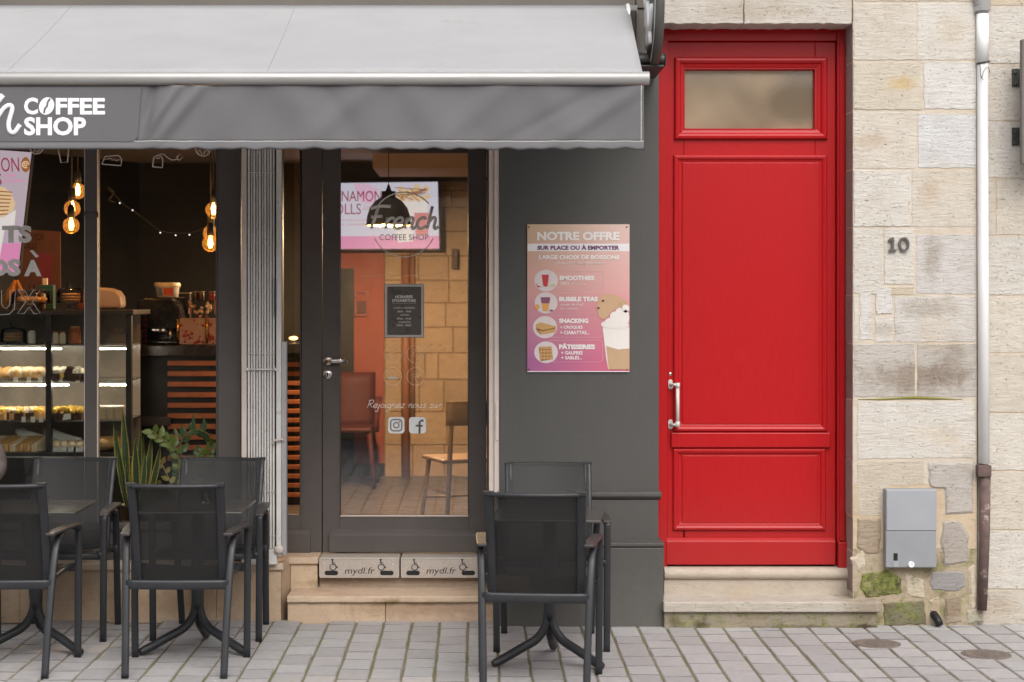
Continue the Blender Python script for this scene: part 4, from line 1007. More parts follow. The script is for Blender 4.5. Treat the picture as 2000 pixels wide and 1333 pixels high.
# roller, end bracket and folding arm
mb = MB(); mb.tube([(-4.2, -.10, Z0 - .03), (X(1244, -.1), -.10, Z0 - .03)], .034, 18); ap(mb, 'roller_tube', M['bar'])
mb = MB(); mb.box(X(1229, -.12), X(1241.5, -.12), -.16, -.021, Z(80, -.12), Z(22, -.12)); ap(mb, 'end_bracket', M['alu_dark'], bevel=.006)
mb = MB(); mb.tube([fab(.79 + i * -.003, i / 14) for i in range(3)], [.012, .012, .002], 8); ap(mb, 'canvas_edge', M['white'])
mb = MB(); mb.tube([(.72, -.12, 2.98), (.30, -.78, 2.78), (.62, -1.42, 2.70)], .022, 10, up=(0, 0, 1), rx=.035); mb.ball((.30, -.78, 2.78), .045, 12, 8); ap(mb, 'folding_arm', M['alu_dark'])

# ================================================================== ROUND PROJECTING SIGN
rsg = thing('round_sign', 'round grey blade sign seen nearly edge on, above the left corner of the red door', 'sign', (.89, -.05, 2.9))
SC = (.872, -.47, 3.175); SR = .305
mb = MB(); mb.lathe([(SR - .012, 0), (SR, .004), (SR, .040), (SR - .012, .044)], SC, 48, axis='x'); loc_parent(mb.obj('sign_disc', paint('dark grey sign metal', (.085, .08, .072), .45, .1, 8)), rsg)
mb = MB()
mb.lathe([(SR - .018, -.001), (SR - .012, -.003), (SR - .030, -.003), (SR - .034, -.001)], SC, 48, axis='x', capb=False, capt=False)
for st in ([(-.18, .16), (-.02, .10), (.12, .16), (.16, .02)], [(-.16, -.02), (-.05, -.13), (.05, .02), (.16, -.10)], [(-.08, -.20), (.0, -.05), (.10, -.20)]):
    mb.tube([(SC[0] - .002, SC[1] + a, SC[2] + b) for a, b in smooth_path(st)], .016, 6)
loc_parent(mb.obj('sign_drawing', M['white']), rsg)
mb = MB(); bz = Z(117, -.47); mb.tube([(.80, -.47, bz), (.868, -.47, bz)], .030, 16); mb.tube([(.918, -.47, bz), (.945, -.47, bz)], .030, 16); mb.tube([(.944, -.47, bz), (.950, -.47, bz)], .036, 16)
mb.box(.81, .94, -.52, -.03, Z(134, -.47), Z(129.5, -.47)); mb.tube([(.80, -.47, bz), (.80, -.03, bz)], .024, 12)
loc_parent(mb.obj('bracket', M['alu_dark'], bevel=.003), rsg)
mb = MB(); mb.tube([(.835, -.06, Z(95, -.06)), (.835, -.06, Z(80, -.06)), (.838, -.05, Z(72, -.06))], .008, 8); mb.ball((.825, -.07, Z(86, -.06)), .012, 8, 6); loc_parent(mb.obj('bolt', M['rust']), rsg)

# ================================================================== MENU POSTER
PB = -.030
pos = thing('menu_poster', 'pink and purple drinks menu poster screwed to the dark grey wall', 'poster', P(1129, 727, PB))
def pp(mb, name, m_, **k): return loc_parent(mb.obj(name, m_, None, **k), pos)
def poster_mat():
    m, nt, b = NT('printed pink poster'); tc = node(nt, 'ShaderNodeTexCoord'); sp = node(nt, 'ShaderNodeSeparateXYZ'); nt.links.new(tc.outputs['Generated'], sp.inputs[0])
    x, z = sp.outputs[0], sp.outputs[2]
    top = mix(nt, x, (.62, .44, .29), (.74, .53, .48)); mid = mix(nt, x, (.62, .30, .30), (.70, .33, .33)); bot = mix(nt, x, (.36, .12, .27), (.66, .15, .22))
    lo = mix(nt, ramp(nt, z, [(.08, 0.0), (.55, 1.0)]), bot, mid); col = mix(nt, ramp(nt, z, [(.45, 0.0), (.98, 1.0)]), lo, top)
    nt.links.new(col, b.inputs['Base Color']); b.inputs['Roughness'].default_value = .4; return m
mb = MB(); mb.box(X(1030, PB), X(1229.5, PB), PB, PYF, Z(727, PB), Z(438.5, PB)); pp(mb, 'board', poster_mat())
P1 = PB - .0008; P2 = PB - .0022; P3 = PB - .0036
mb = MB(); pquad(mb, [(1030.4, 476.5), (1229, 476.5), (1229, 491), (1030.4, 491)], P1, d=.0006); pp(mb, 'title_band', flat('white print', (.80, .77, .78))); mb = MB(); pquad(mb, [(1030.4, 725.4), (1229, 725.4), (1229, 726.9), (1030.4, 726.9)], P1, d=.0006); pp(mb, 'title_band', flat('white print', (.80, .77, .78)))
wpr = flat('white poster print', (.84, .79, .77))
def line(f, *a, **k): m_ = MB(); f(m_, *a, **k); pp(m_, 'lettering', wpr)
line(ptext, 'NOTRE OFFRE', 1049, 453, 1210, 470, P2, bold=.045)
line(ptext, 'LARGE CHOIX DE BOISSONS', 1053, 498.5, 1210, 507, P2, bold=.04)
line(script, 'chaudes ou glacees', X(1084, P2), X(1178, P2), Z(516.5, P2), .0095, P2, .0011)
for tx, x0, x1, y0, y1 in (('SMOOTHIES', 1092.5, 1161, 539, 548), ('BUBBLE TEAS', 1092, 1167.5, 580, 589), ('SNACKING', 1092, 1149, 622.5, 631.5), ('PÂTISSERIES', 1092, 1162, 671, 682.5)): line(ptext, tx, x0, y0, x1, y1, P2, bold=.05)
for tx, x0, x1, y0, y1 in (('+ CROQUES', 1094, 1138, 636.5, 643.5), ('+ CIABATTAS...', 1094, 1151, 646.5, 653.5), ('+ GAUFRES', 1096, 1138, 686, 693), ('+ SABLÉS...', 1096, 1137, 694.5, 702.5)): line(ptext, tx, x0, y0, x1, y1, P2, bold=.025)
line(script, 'fruits', X(1115, P2), X(1145, P2), Z(556.5, P2), .0075, P2, .0009); line(ptext, '100%', 1095, 551, 1112, 557, P2)
line(script, 'arone de fruit', X(1094, P2), X(1139, P2), Z(597, P2), .007, P2, .0009); line(script, 'ou roiloos', X(1094, P2), X(1130, P2), Z(604.5, P2), .007, P2, .0009)
mb = MB(); ptext(mb, 'SUR PLACE OU À EMPORTER', 1049.5, 478.2, 1209.5, 488.5, P2, bold=.04); pp(mb, 'lettering', flat('purple poster print', (.16, .05, .15)))
mb = MB()
for cy, r0, y0, y1 in ((548, 1179, 530, 566), (592.5, 1179, 572.5, 612), (640, 1177, 616.5, 659), (688.5, 1177, 665, 707.5)):
    q = rrect(1072, y0, r0, y1, 6)[0:]; stroke(mb, q + [q[0]], P1 - .0002, .0009)
pp(mb, 'border_line', flat('pale pink print', (.72, .45, .45)))
mb = MB()
for cx, cy, r_ in ((1066.5, 548.5, 23), (1066.5, 592, 22.5), (1064.5, 639.5, 23.5), (1066.5, 688.5, 23)): disc(mb, cx, cy, r_, r_ * .92, P1, n=32)
pp(mb, 'photo_circle', flat('printed pale circles', (.66, .58, .57)))
cols = dict(red=flat('print red', (.50, .04, .05)), purple=flat('print purple', (.24, .08, .14)), orange=flat('print orange', (.72, .34, .08)), bread=flat('print bread', (.56, .32, .12)), crust=flat('print crust', (.32, .15, .05)),
            cream=flat('print cream', (.78, .73, .69)), latte=flat('print latte', (.52, .34, .20)), cookie=flat('print cookie', (.58, .37, .22)), choc=flat('print chocolate', (.07, .03, .02)), green=flat('print pale green', (.55, .50, .28)))
def pr(name, key, f, Y=P2): m_ = MB(); f(m_, Y); pp(m_, name, cols[key])
pr('printed_smoothie', 'red', lambda m_, Y: (pquad(m_, [(1058, 537), (1072, 537), (1069.5, 560), (1061.5, 560)], Y), pquad(m_, [(1046, 553), (1050, 558), (1058, 561), (1050, 562)], Y)))
pr('printed_fruit', 'green', lambda m_, Y: disc(m_, 1080, 558, 5, 3, Y, n=10))
pr('printed_tea', 'purple', lambda m_, Y: (pquad(m_, [(1056, 581), (1075, 581), (1073, 593), (1058, 593)], Y), disc(m_, 1077, 607, 4, 2, Y, n=8)))
pr('printed_tea', 'orange', lambda m_, Y: (pquad(m_, [(1058.5, 593), (1072.5, 593), (1070, 608), (1060.5, 608)], Y), disc(m_, 1049, 600, 5, 5, Y, n=10)))
pr('printed_sandwich', 'bread', lambda m_, Y: (pquad(m_, [(1047, 634), (1056, 630), (1086, 638), (1085, 649), (1058, 654), (1047, 646)], Y)))
pr('printed_sandwich', 'crust', lambda m_, Y: (stroke(m_, [(1050, 643), (1060, 646), (1084, 641)], Y, .003), stroke(m_, [(1048, 640), (1056, 653)], Y, .002)), P3)
def waf(m_, Y):
    for i in range(4):
        for j in range(4): disc(m_, 1056.5 + i * 6.3 + (j % 2) * .8, 680 + j * 6.6, 3.1, 3.0, Y, n=9)
pr('printed_waffle', 'crust', lambda m_, Y: pquad(m_, [(1052, 679), (1077, 677), (1080, 702), (1056, 706)], Y))
pr('printed_waffle', 'bread', waf, P3)
def cup(m_, Y): pquad(m_, [(1177, 640), (1229, 640), (1229, 722), (1188, 722), (1184, 700)], Y)
pr('printed_milkshake', 'cream', cup)
def whip(m_, Y):
    for cx, cy, a, b in ((1183, 634, 9, 6), (1194, 630, 13, 9), (1210, 628, 18, 12), (1222, 620, 7, 14), (1202, 618, 11, 9), (1214, 610, 12, 9), (1222, 603, 7, 8), (1205, 636, 24, 7)): disc(m_, cx, cy, a, b, Y - .0002 * (cx % 7), n=18)
pr('printed_milkshake', 'cream', whip, P3)
pr('printed_milkshake', 'latte', lambda m_, Y: pquad(m_, [(1184, 676), (1207, 683), (1229, 681), (1229, 722), (1189, 722)], Y), P3)
def cook(m_, Y): pquad(m_, [(1165, 600), (1168, 588), (1178, 577), (1192, 575), (1206, 578), (1222, 588), (1226, 596), (1198, 606), (1180, 625), (1170, 620)], Y)
pr('printed_cookie', 'cookie', cook, P2 - .0007)
def chips(m_, Y):
    for cx, cy, a in ((1178, 588, 2.6), (1169, 602, 2.4)): disc(m_, cx, cy, a, a * .8, Y, n=8)
pr('printed_cookie', 'choc', chips, P3 - .0022)
def swirl(m_, Y):
    for q in ([(1180, 631), (1190, 627), (1200, 631)], [(1196, 622), (1208, 618), (1222, 624)], [(1192, 613), (1202, 610), (1210, 613)], [(1206, 604), (1216, 602), (1226, 606)], [(1188, 650), (1206, 656), (1228, 652)]): stroke(m_, q, Y, .0016, curved=True)
def sprinkle(m_, Y):
    for i in range(12): disc(m_, rs.uniform(1204, 1227), rs.uniform(588, 606), .9, .8, Y, n=6)
pr('printed_sprinkles', 'crust', sprinkle, P3 - .0028)
mb = MB()
for a, b in ((1033, 444), (1224, 444), (1224.5, 722), (1033.5, 722)): mb.lathe([(.0045, 0), (.0045, -.002), (0, -.004)], (X(a, PB), PB - .0005, Z(b, PB)), 10, axis='y', capb=False, capt=False)
pp(mb, 'screw', M['alu_dark'])

# ---- opening hours board on the door glass
HB = GY - .012
hb = thing('opening_hours_board', 'small grey framed opening hours board fixed on the door glass', 'notice', P(789, 660, HB))
mb = MB(); mb.box(X(751, HB), X(828, HB), HB + .004, HB + .010, Z(660, HB), Z(555, HB)); loc_parent(mb.obj('board', paint('clear grey board', (.13, .115, .10), .3)), hb)
mb = MB(); mb.mould(X(752, HB), X(827, HB), Z(659, HB), Z(556, HB), HB + .004, [(0, 0), (0, .005), (.012, .005), (.012, 0)]); loc_parent(mb.obj('frame', M['alu']), hb)
HT = HB + .0028
mb = MB(); ptext(mb, 'HORAIRES', 772, 577, 806, 583, HT, bold=.03); ptext(mb, "D'OUVERTURE", 766.5, 584.5, 812, 590.5, HT, bold=.03); stroke(mb, [(766, 593.5), (813, 593.5)], HT, .0006)
for i, (a, b, y_) in enumerate(((769, 810, 600), (776, 803, 607), (782, 799, 614), (775, 803, 621), (779, 802, 628), (775, 803, 634))): ptext(mb, ('LUNDI A VENDREDI', '08h00 - 19h00', 'SAMEDI', '09h00 - 19h00', 'DIMANCHE', '10h00 - 18h00')[i], a, y_, b, y_ + 3.6, HT, bold=.01 if i % 2 else 0)
loc_parent(mb.obj('lettering', M['offwhite']), hb)

# ================================================================== ACCESS RAMP BOXES
def ramp_box(px0, px1, lab):
    Yr = .25; t = thing('folded_ramp', lab, 'access ramp', ((X(px0, Yr) + X(px1, Yr)) / 2, Yr, .189), 0, 'folded access ramps on the shop step')
    w = (X(px1, Yr) - X(px0, Yr)) / 2; h = Z(1091, Yr) - .189
    mb = MB(); mb.box(-w, w, 0, .21, .003, h); mb.obj('ramp_body', M['ramp'], t, bevel=.006)
    mb = MB(); mb.prism([(a / 370, b / 370) for a, b in rrect(-w * 370 + .5, 1.5, w * 370 - .5, h * 370 - 2, 4)], -.004, .0); mb.obj('front_plate', M['ramp'], t, bevel=.001)
    mb = MB(); mb.box(-w + .002, w - .002, -.003, .002, h - .0015, h + .0035)
    for i in range(14): pass
    mb.obj('hinge_strip', paint('pale edge strip', (.60, .56, .50), .5), t)
    for sgn in (-1, 1):
        mb = MB(); cx = sgn * w * .69; mb.prism([((a) / 370, (b) / 370) for a, b in rrect(cx * 370 - 13.5, 7, cx * 370 + 13.5, 16, 4.4)], -.0052, -.0041); mb.obj('hand_slot', M['black'], t)
        mb = MB(); bx, bz = sgn * w * .60 - .010, h * .625
        mb.ball((bx - .004, -.006, bz + .034), .0056, 8, 6, sc=(1, .3, 1))
        q = lambda pts, r_: mb.tube([(bx + a, -.0055, bz + b) for a, b in pts], r_, 6, flat=.3)
        q([(-.004, .027), (-.003, .008), (.012, .007), (.019, -.008), (.026, -.006)], .0032); q([(-.003, .018), (.011, .016)], .0026)
        q([(-.001 + .0165 * math.cos(a), -.006 + .0165 * math.sin(a)) for a in [R(120 + 250 * i / 20) for i in range(21)]], .0024)
        mb.obj('wheelchair_symbol', M['black'], t)
    mb = MB(); put_text(mb, 'mydl.fr', -w * .37, w * .36, h * .15, h * .56, -.0048, shear=.22); mb.obj('lettering', M['black'], t)
    mb = MB()
    for a in (-.86, .02, .84): mb.lathe([(.0042, 0), (.0042, -.002), (0, -.0024)], (a * w, -.0042, h * .72), 8, axis='y', capb=False, capt=False)
    mb.obj('screw', M['alu'], t)
    return t
ramp_box(623, 780, 'beige folded ramp box with wheelchair signs, the one beside the stone side of the step')
ramp_box(782.5, 939, 'beige folded ramp box with wheelchair signs, the one partly behind the black chair')

# ================================================================== TERRACE FURNITURE
def make_chair(label):
    t = thing('terrace_chair', label, 'chair', (0, 0, 0), 0, 'black terrace armchairs')
    for s in (-1, 1):
        mb = MB()      # rear leg sweeps up and bends forward under the armrest
        mb.tube(smooth_path([(.222 * s, -.238, 0), (.226 * s, -.205, .18), (.234 * s, -.155, .41), (.241 * s, -.112, .555), (.246 * s, -.075, .608), (.251 * s, -.01, .628)], 5), .0125, 12, up=(0, 1, .2), rx=.0165)
        mb.obj('leg', M['chair'], t)
        mb = MB()
        mb.tube(smooth_path([(.266 * s, .236, 0), (.268 * s, .236, .30), (.269 * s, .236, .585), (.268 * s, .225, .618), (.267 * s, .17, .630)], 5), .0125, 12, up=(0, 1, .2), rx=.0165)
        mb.obj('leg', M['chair'], t)
        mb = MB()
        n = 14; ring_ = []
        for i in range(n + 1):
            u = i / n; y = -.185 + .425 * u
            w = .021 + .006 * math.sin(math.pi * u); xc = (.232 + .036 * u) * s; z = .640 + .004 * math.sin(math.pi * u) - .012 * max(0, u - .85) / .15
            ring_.append((xc, y, z, w))
        vs = []; fs = []
        for x, y, z, w in ring_: vs += [(x - w, y, z - .008), (x + w, y, z - .008), (x + w, y, z + .006), (x - w, y, z + .006)]
        for i in range(n):
            for k in range(4): fs.append((i * 4 + k, i * 4 + (k + 1) % 4, i * 4 + 4 + (k + 1) % 4, i * 4 + 4 + k))
        fs += [(3, 2, 1, 0), (n * 4, n * 4 + 1, n * 4 + 2, n * 4 + 3)]
        mb.add(vs, fs); mb.obj('armrest', M['arm'], t, bevel=.004)
    bk = MB()
    def bp(u): return (-.075 - .065 * u - .075 * u * u, .405 + .468 * u)      # y, z along the backrest
    for s in (-1, 1):
        pts = [(.196 * s + .004 * s * i / 8, bp(i / 8)[0], bp(i / 8)[1]) for i in range(9)]
        bk.tube(pts, .0105, 12, up=(0, 1, .3), rx=.0205)
        for u in (.06, .5, .95):
            y, z = bp(u); bk.ball((.199 * s, y - .0125, z), .0042, 8, 5)
    bk.tube([(.20 * math.sin(a) / math.sin(R(50)), bp(1)[0] - .036 * (math.cos(a) - math.cos(R(50))) / (1 - math.cos(R(50))), bp(1)[1] - .010) for a in [R(-50 + 100 * i / 16) for i in range(17)]], .0105, 10)
    for s in (-1, 1): bk.box(s * .178, s * .222, bp(1)[0] - .014, bp(1)[0] + .014, bp(1)[1] - .012, bp(1)[1] + .004)
    bf = bk.obj('back_frame', M['chair'], t, bevel=.002)
    rows = []
    for j in range(19):
        u = j / 18; y, z = bp(u)
        rows.append([(-.205 + .41 * i / 16, y + .0135 - .030 * u ** 1.5 * math.cos(math.pi * (i / 16 - .5)) - .008 * math.cos(math.pi * (i / 16 - .5)) + .002, z - .006 + .004 * u) for i in range(17)])
    mb = MB(); mb.sheet(rows); mb.obj('backrest', M['mesh'], t)
    rows = []
    for j in range(13):
        u = j / 12; y = -.075 + .312 * u; z = .405 + .055 * min(1, u * 2.2) ** .6 - .018 * math.sin(math.pi * u)
        if u > .9: z -= (u - .9) * .2
        hw = .190 + .045 * u
        rows.append([(-hw + 2 * hw * i / 12, y, z - .012 * math.cos(math.pi * (i / 12 - .5))) for i in range(13)])
    mb = MB(); mb.sheet(rows); mb.obj('seat', M['mesh'], t, solid=.003)
    fr = MB()
    for s in (-1, 1): fr.tube(smooth_path([(.232 * s, -.160, .418), (.205 * s, -.085, .408), (.222 * s, .05, .432), (.240 * s, .225, .440), (.262 * s, .236, .425)], 4), .013, 10, up=(0, 0, 1), rx=.011)
    fr.tube([(.232 * math.sin(a) / math.sin(R(30)), -.158 - .03 * (math.cos(a) - math.cos(R(30))) / (1 - math.cos(R(30))) * .3, .413 - .004 * math.cos(a)) for a in [R(-30 + 60 * i / 12) for i in range(13)]], .0215, 12, up=(0, 0, 1), rx=.010)
    fr.tube([(-.262, .236, .425), (0, .24, .418), (.262, .236, .425)], .014, 10, up=(0, 0, 1), rx=.010)
    for s in (-1, 1):
        fr.tube([(.222 * s, -.152, .452), (.234 * s, -.150, .425), (.234 * s, -.150, .385), (.229 * s, -.165, .345)], [.004, .015, .013, .003], 8)
        fr.tube([(.255 * s, .236, .47), (.266 * s, .236, .44), (.266 * s, .236, .40), (.267 * s, .236, .36)], [.003, .013, .012, .003], 8)
    fr.obj('seat_frame', M['chair'], t)
    return t
ch0 = make_chair('black mesh armchair seen from behind at the middle table')
ch0.location = (-1.357, -1.17, 0)
def chair(x, y, deg, label): return dup(ch0, (x, y, 0), R(deg), label)
chair(-2.162, -1.17, 0, 'black mesh armchair seen from behind, cut off by the left frame edge')
chair(.272, -1.53, -5, 'black mesh armchair seen from behind in front of the grey pilaster')
chair(-1.335, -.295, 177, 'black mesh armchair with its back to the plants, facing the middle table')
chair(-2.11, -.295, 177, 'black mesh armchair with its back to the pastry display, facing the leftmost table')
chair(.365, -.565, 180, 'black mesh armchair with its back to the grey pilaster, facing the street')
chair(-2.735, -.36, 181, 'black mesh armchair the person in the brown jacket sits on')

def make_table(label):
    t = thing('bistro_table', label, 'table', (0, 0, 0), 0, 'square bistro tables on the terrace')
    mb = MB(); mb.box(-.248, .248, -.265, .265, .689, .701); mb.obj('tabletop', M['table'], t, bevel=.002)
    mb = MB(); mb.lathe([(.028, .20), (.031, .24), (.031, .66), (.036, .67), (.10, .682), (.10, .689)], (0, 0, 0), 24); mb.obj('pedestal', M['chair'], t)
    for a in (90, 210, 330):
        c, s_ = math.cos(R(a)), math.sin(R(a)); mb = MB()
        prof = smooth_path([(.010, .24), (.014, .20), (.032, .155), (.075, .112), (.15, .078), (.24, .038), (.295, .017)], 5)
        mb.tube([(c * r_, s_ * r_, z) for r_, z in prof], [.021] * (len(prof) - 4) + [.0205, .019, .017, .014], 14, up=(0, 0, 1)); mb.obj('leg', M['chair'], t)
    return t
tb0 = make_table('dark square bistro table between the two middle armchairs')
tb0.location = (-1.352, -.76, 0)
dup(tb0, (-2.137, -.76, 0), R(0), 'dark square bistro table at the frame edge, reflecting the shop light')
dup(tb0, (.345, -1.06, 0), R(-6), 'dark square bistro table in front of the grey pilaster')
gt = thing('drinking_glass', 'small empty glass standing on the middle bistro table', 'glass', (X(402, -.62), -.62, .702))
mb = MB(); mb.lathe([(.020, 0), (.026, .001), (.030, .055), (.028, .055), (.024, .004), (0, .004)], (0, 0, 0), 20, capt=False); mb.obj('glass_body', M['caseglass'], gt)

# ================================================================== SEATED PERSON (only the sleeve is in the picture)
per = thing('person', 'seated person in a grey brown jacket, only an elbow shows at the edge', 'person', (-2.735, -.36, 0))
def skin(name, verts, edges, mat_, parent, root=0, sub=2):
    me = bpy.data.meshes.new(name); me.from_pydata([v[:3] for v in verts], edges, []); o = bpy.data.objects.new(name, me); COL.objects.link(o)
    md = o.modifiers.new('skin', 'SKIN'); md.use_smooth_shade = True
    for i, v in enumerate(verts):
        r_ = v[3] if isinstance(v[3], tuple) else (v[3], v[3]); me.skin_vertices[0].data[i].radius = r_; me.skin_vertices[0].data[i].use_root = (i == root)
    sd = o.modifiers.new('smooth', 'SUBSURF'); sd.levels = sd.render_levels = sub
    me.materials.append(mat_); o.parent = parent; return o
# local: faces -y, seat at z .46
bv = [(0, .03, .52, .13), (0, .045, .72, .125), (0, .03, .92, .14), (0, .02, 1.03, .10), (0, .005, 1.12, .052), (0, -.01, 1.18, .05),
      (-.17, .02, 1.04, .068), (-.27, .05, .90, .052), (-.325, .055, .80, .048), (-.25, -.13, .735, .040), (-.20, -.23, .70, .030),
      (.17, .02, 1.05, .068), (.265, .05, .95, .054), (.300, .06, .845, .046), (.24, -.13, .755, .042), (.16, -.23, .70, .030),
      (-.10, -.08, .53, .085), (-.12, -.40, .53, .066), (-.12, -.41, .28, .052), (-.12, -.40, .09, .040), (.10, -.08, .53, .085), (.12, -.40, .53, .066), (.12, -.41, .28, .052), (.12, -.40, .09, .040)]
be = [(0, 1), (1, 2), (2, 3), (3, 4), (4, 5), (3, 6), (6, 7), (7, 8), (8, 9), (9, 10), (3, 11), (11, 12), (12, 13), (13, 14), (14, 15), (0, 16), (16, 17), (17, 18), (18, 19), (0, 20), (20, 21), (21, 22), (22, 23)]
body = skin('body', [(a, b, c, r_ * .86) for a, b, c, r_ in bv], be, M['skin'], per)
jk = [0, 1, 2, 3, 6, 7, 8, 9, 10, 11, 12, 13, 14, 15]
jm = {v: i for i, v in enumerate(jk)}
skin('jacket', [bv[i][:3] + (bv[i][3] * 1.12 + .004,) for i in jk], [(jm[a], jm[b]) for a, b in be if a in jm and b in jm], M['jacket'], per)
tk = [0, 16, 17, 18, 19, 20, 21, 22, 23]; tm = {v: i for i, v in enumerate(tk)}
skin('trousers', [bv[i][:3] + (bv[i][3] * 1.08 + .003,) for i in tk], [(tm[a], tm[b]) for a, b in be if a in tm and b in tm], M['trousers'], per)
hd = MB(); hd.ball((0, -.03, 1.30), .082, 20, 14, sc=(.95, 1.12, 1.38)); hd.ball((0, -.055, 1.235), .052, 14, 10, sc=(1, 1, 1))
hd.tube([(0, -.118, 1.318), (0, -.134, 1.29), (0, -.140, 1.275), (0, -.122, 1.266)], [.008, .011, .014, .008], 8)
for s in (-1, 1): hd.ball((s * .079, -.02, 1.295), .022, 10, 8, sc=(.4, .8, 1.4))
hd.tube([(-.024, -.112, 1.237), (0, -.118, 1.236), (.024, -.112, 1.237)], [.003, .008, .003], 8)
hd.obj('head', M['skin'], per)
mb = MB()
for s in (-1, 1): mb.ball((s * .031, -.107, 1.315), .012, 10, 8)
mb.obj('eye', M['white'], per)
mb = MB()
for s in (-1, 1): mb.ball((s * .031, -.1155, 1.315), .006, 8, 6)
mb.obj('iris', M['hair'], per)
mb = MB(); mb.ball((0, -.008, 1.335), .088, 20, 14, sc=(1.0, 1.13, 1.12)); mb.obj('hair', M['hair'], per)
for s in (-1, 1):
    hx = .175 * s + (-.025 if s < 0 else -.01); mb = MB()
    mb.ball((hx, -.275, .685), .042, 14, 10, sc=(.9, 1.15, .5))
    for i, L in enumerate((.062, .075, .070, .055)):
        fx = hx + (-.027 + .018 * i); mb.tube(smooth_path([(fx, -.30, .690), (fx * .98, -.325 - L * .35, .688), (fx * .96, -.325 - L * .8, .665), (fx * .95, -.32 - L * .85, .645)], 3), [.0095] * 6 + [.0085, .008, .008, .006][:4], 8)
    mb.tube(smooth_path([(hx - s * .030, -.262, .690), (hx - s * .052, -.29, .680), (hx - s * .058, -.322, .668)], 3), .0105, 8)
    mb.obj('hand', M['skin'], per)
for s in (-1, 1):
    mb = MB(); mb.ball((s * .12, -.455, .045), .06, 14, 10, sc=(.72, 2.0, .75)); mb.box(s * .12 - .038, s * .12 + .038, -.56, -.36, 0, .018); mb.obj('shoe', M['shoe'], per)

# ================================================================== THINGS INSIDE THE SHOP
def bulb(px, py, Y, label, dia=.093):
    c = P(px, py, Y); r_ = dia / 2
    t = thing('pendant_bulb', label, 'bulb', c, 0, 'lit filament bulbs hanging in the window')
    mb = MB(); mb.tube([(0, 0, r_ + .06), (0, 0, 2.774 - c[2])], .003, 6); mb.obj('cord', M['black'], t)
    mb = MB(); mb.lathe([(.0, r_ + .075), (.012, r_ + .07), (.020, r_ + .05), (.020, r_ - .004), (.015, r_ - .006)], (0, 0, 0), 14, capb=False, capt=False); mb.obj('socket', M['black'], t)
    mb = MB(); mb.lathe([(0, -r_)] + [(r_ * math.sin(a), -r_ * math.cos(a)) for a in [math.pi * i / 14 for i in range(1, 13)]] + [(.016, r_)], (0, 0, 0), 24, capb=False, capt=False); mb.obj('glass_globe', M['amber'], t)
    mb = MB()
    for k in range(6):
        a = k * math.pi / 3; mb.tube([(.010 * math.cos(a), .010 * math.sin(a), .025), (.007 * math.cos(a + .5), .007 * math.sin(a + .5), -.024)], .0018, 5)
    mb.tube([(0, 0, .045), (0, 0, .026)], .006, 6)
    mb.obj('filament', M['filament'], t)
    ld = bpy.data.lights.new('bulb_light', 'POINT'); ld.energy = 4; ld.color = (1, .58, .24); ld.shadow_soft_size = .02
    lo = bpy.data.objects.new('bulb_light', ld); COL.objects.link(lo); lo.parent = t
    return t
def amber_glass():
    m = bpy.data.materials.new('amber bulb glass'); m.use_nodes = True; nt = m.node_tree; nt.nodes.clear()
    out = node(nt, 'ShaderNodeOutputMaterial'); tr = node(nt, 'ShaderNodeBsdfTransparent'); tr.inputs[0].default_value = (.92, .66, .36, 1)
    tl = node(nt, 'ShaderNodeBsdfTranslucent'); tl.inputs[0].default_value = (.9, .5, .16, 1)
    gl = node(nt, 'ShaderNodeBsdfGlossy'); gl.inputs['Roughness'].default_value = .05
    lw = node(nt, 'ShaderNodeLayerWeight'); lw.inputs[0].default_value = .35
    m1 = node(nt, 'ShaderNodeMixShader'); m1.inputs[0].default_value = .02; nt.links.new(tr.outputs[0], m1.inputs[1]); nt.links.new(tl.outputs[0], m1.inputs[2])
    m2 = node(nt, 'ShaderNodeMixShader'); nt.links.new(ramp(nt, lw.outputs['Facing'], [(.3, .03), (1, .5)]), m2.inputs[0]); nt.links.new(m1.outputs[0], m2.inputs[1]); nt.links.new(gl.outputs[0], m2.inputs[2])
    nt.links.new(m2.outputs[0], out.inputs[0]); return m
M['amber'] = amber_glass(); M['filament'] = glow('lit filament', (1.0, .62, .24), 45)
bulb(152, 374, .85, 'lit globe bulb hanging highest, next to the window mullion')
bulb(141, 408, .62, 'lit globe bulb hanging between the two other bulbs left of the mullion')
bulb(139, 441, .50, 'lit globe bulb hanging lowest, left of the mullion')
bulb(417, 411, .70, 'lit globe bulb hanging higher, beside the dark window post')
bulb(412, 456, .85, 'lit globe bulb low beside the dark post, behind its neighbour')
bulb(411, 476, .50, 'lit globe bulb hanging lowest beside the dark window post')

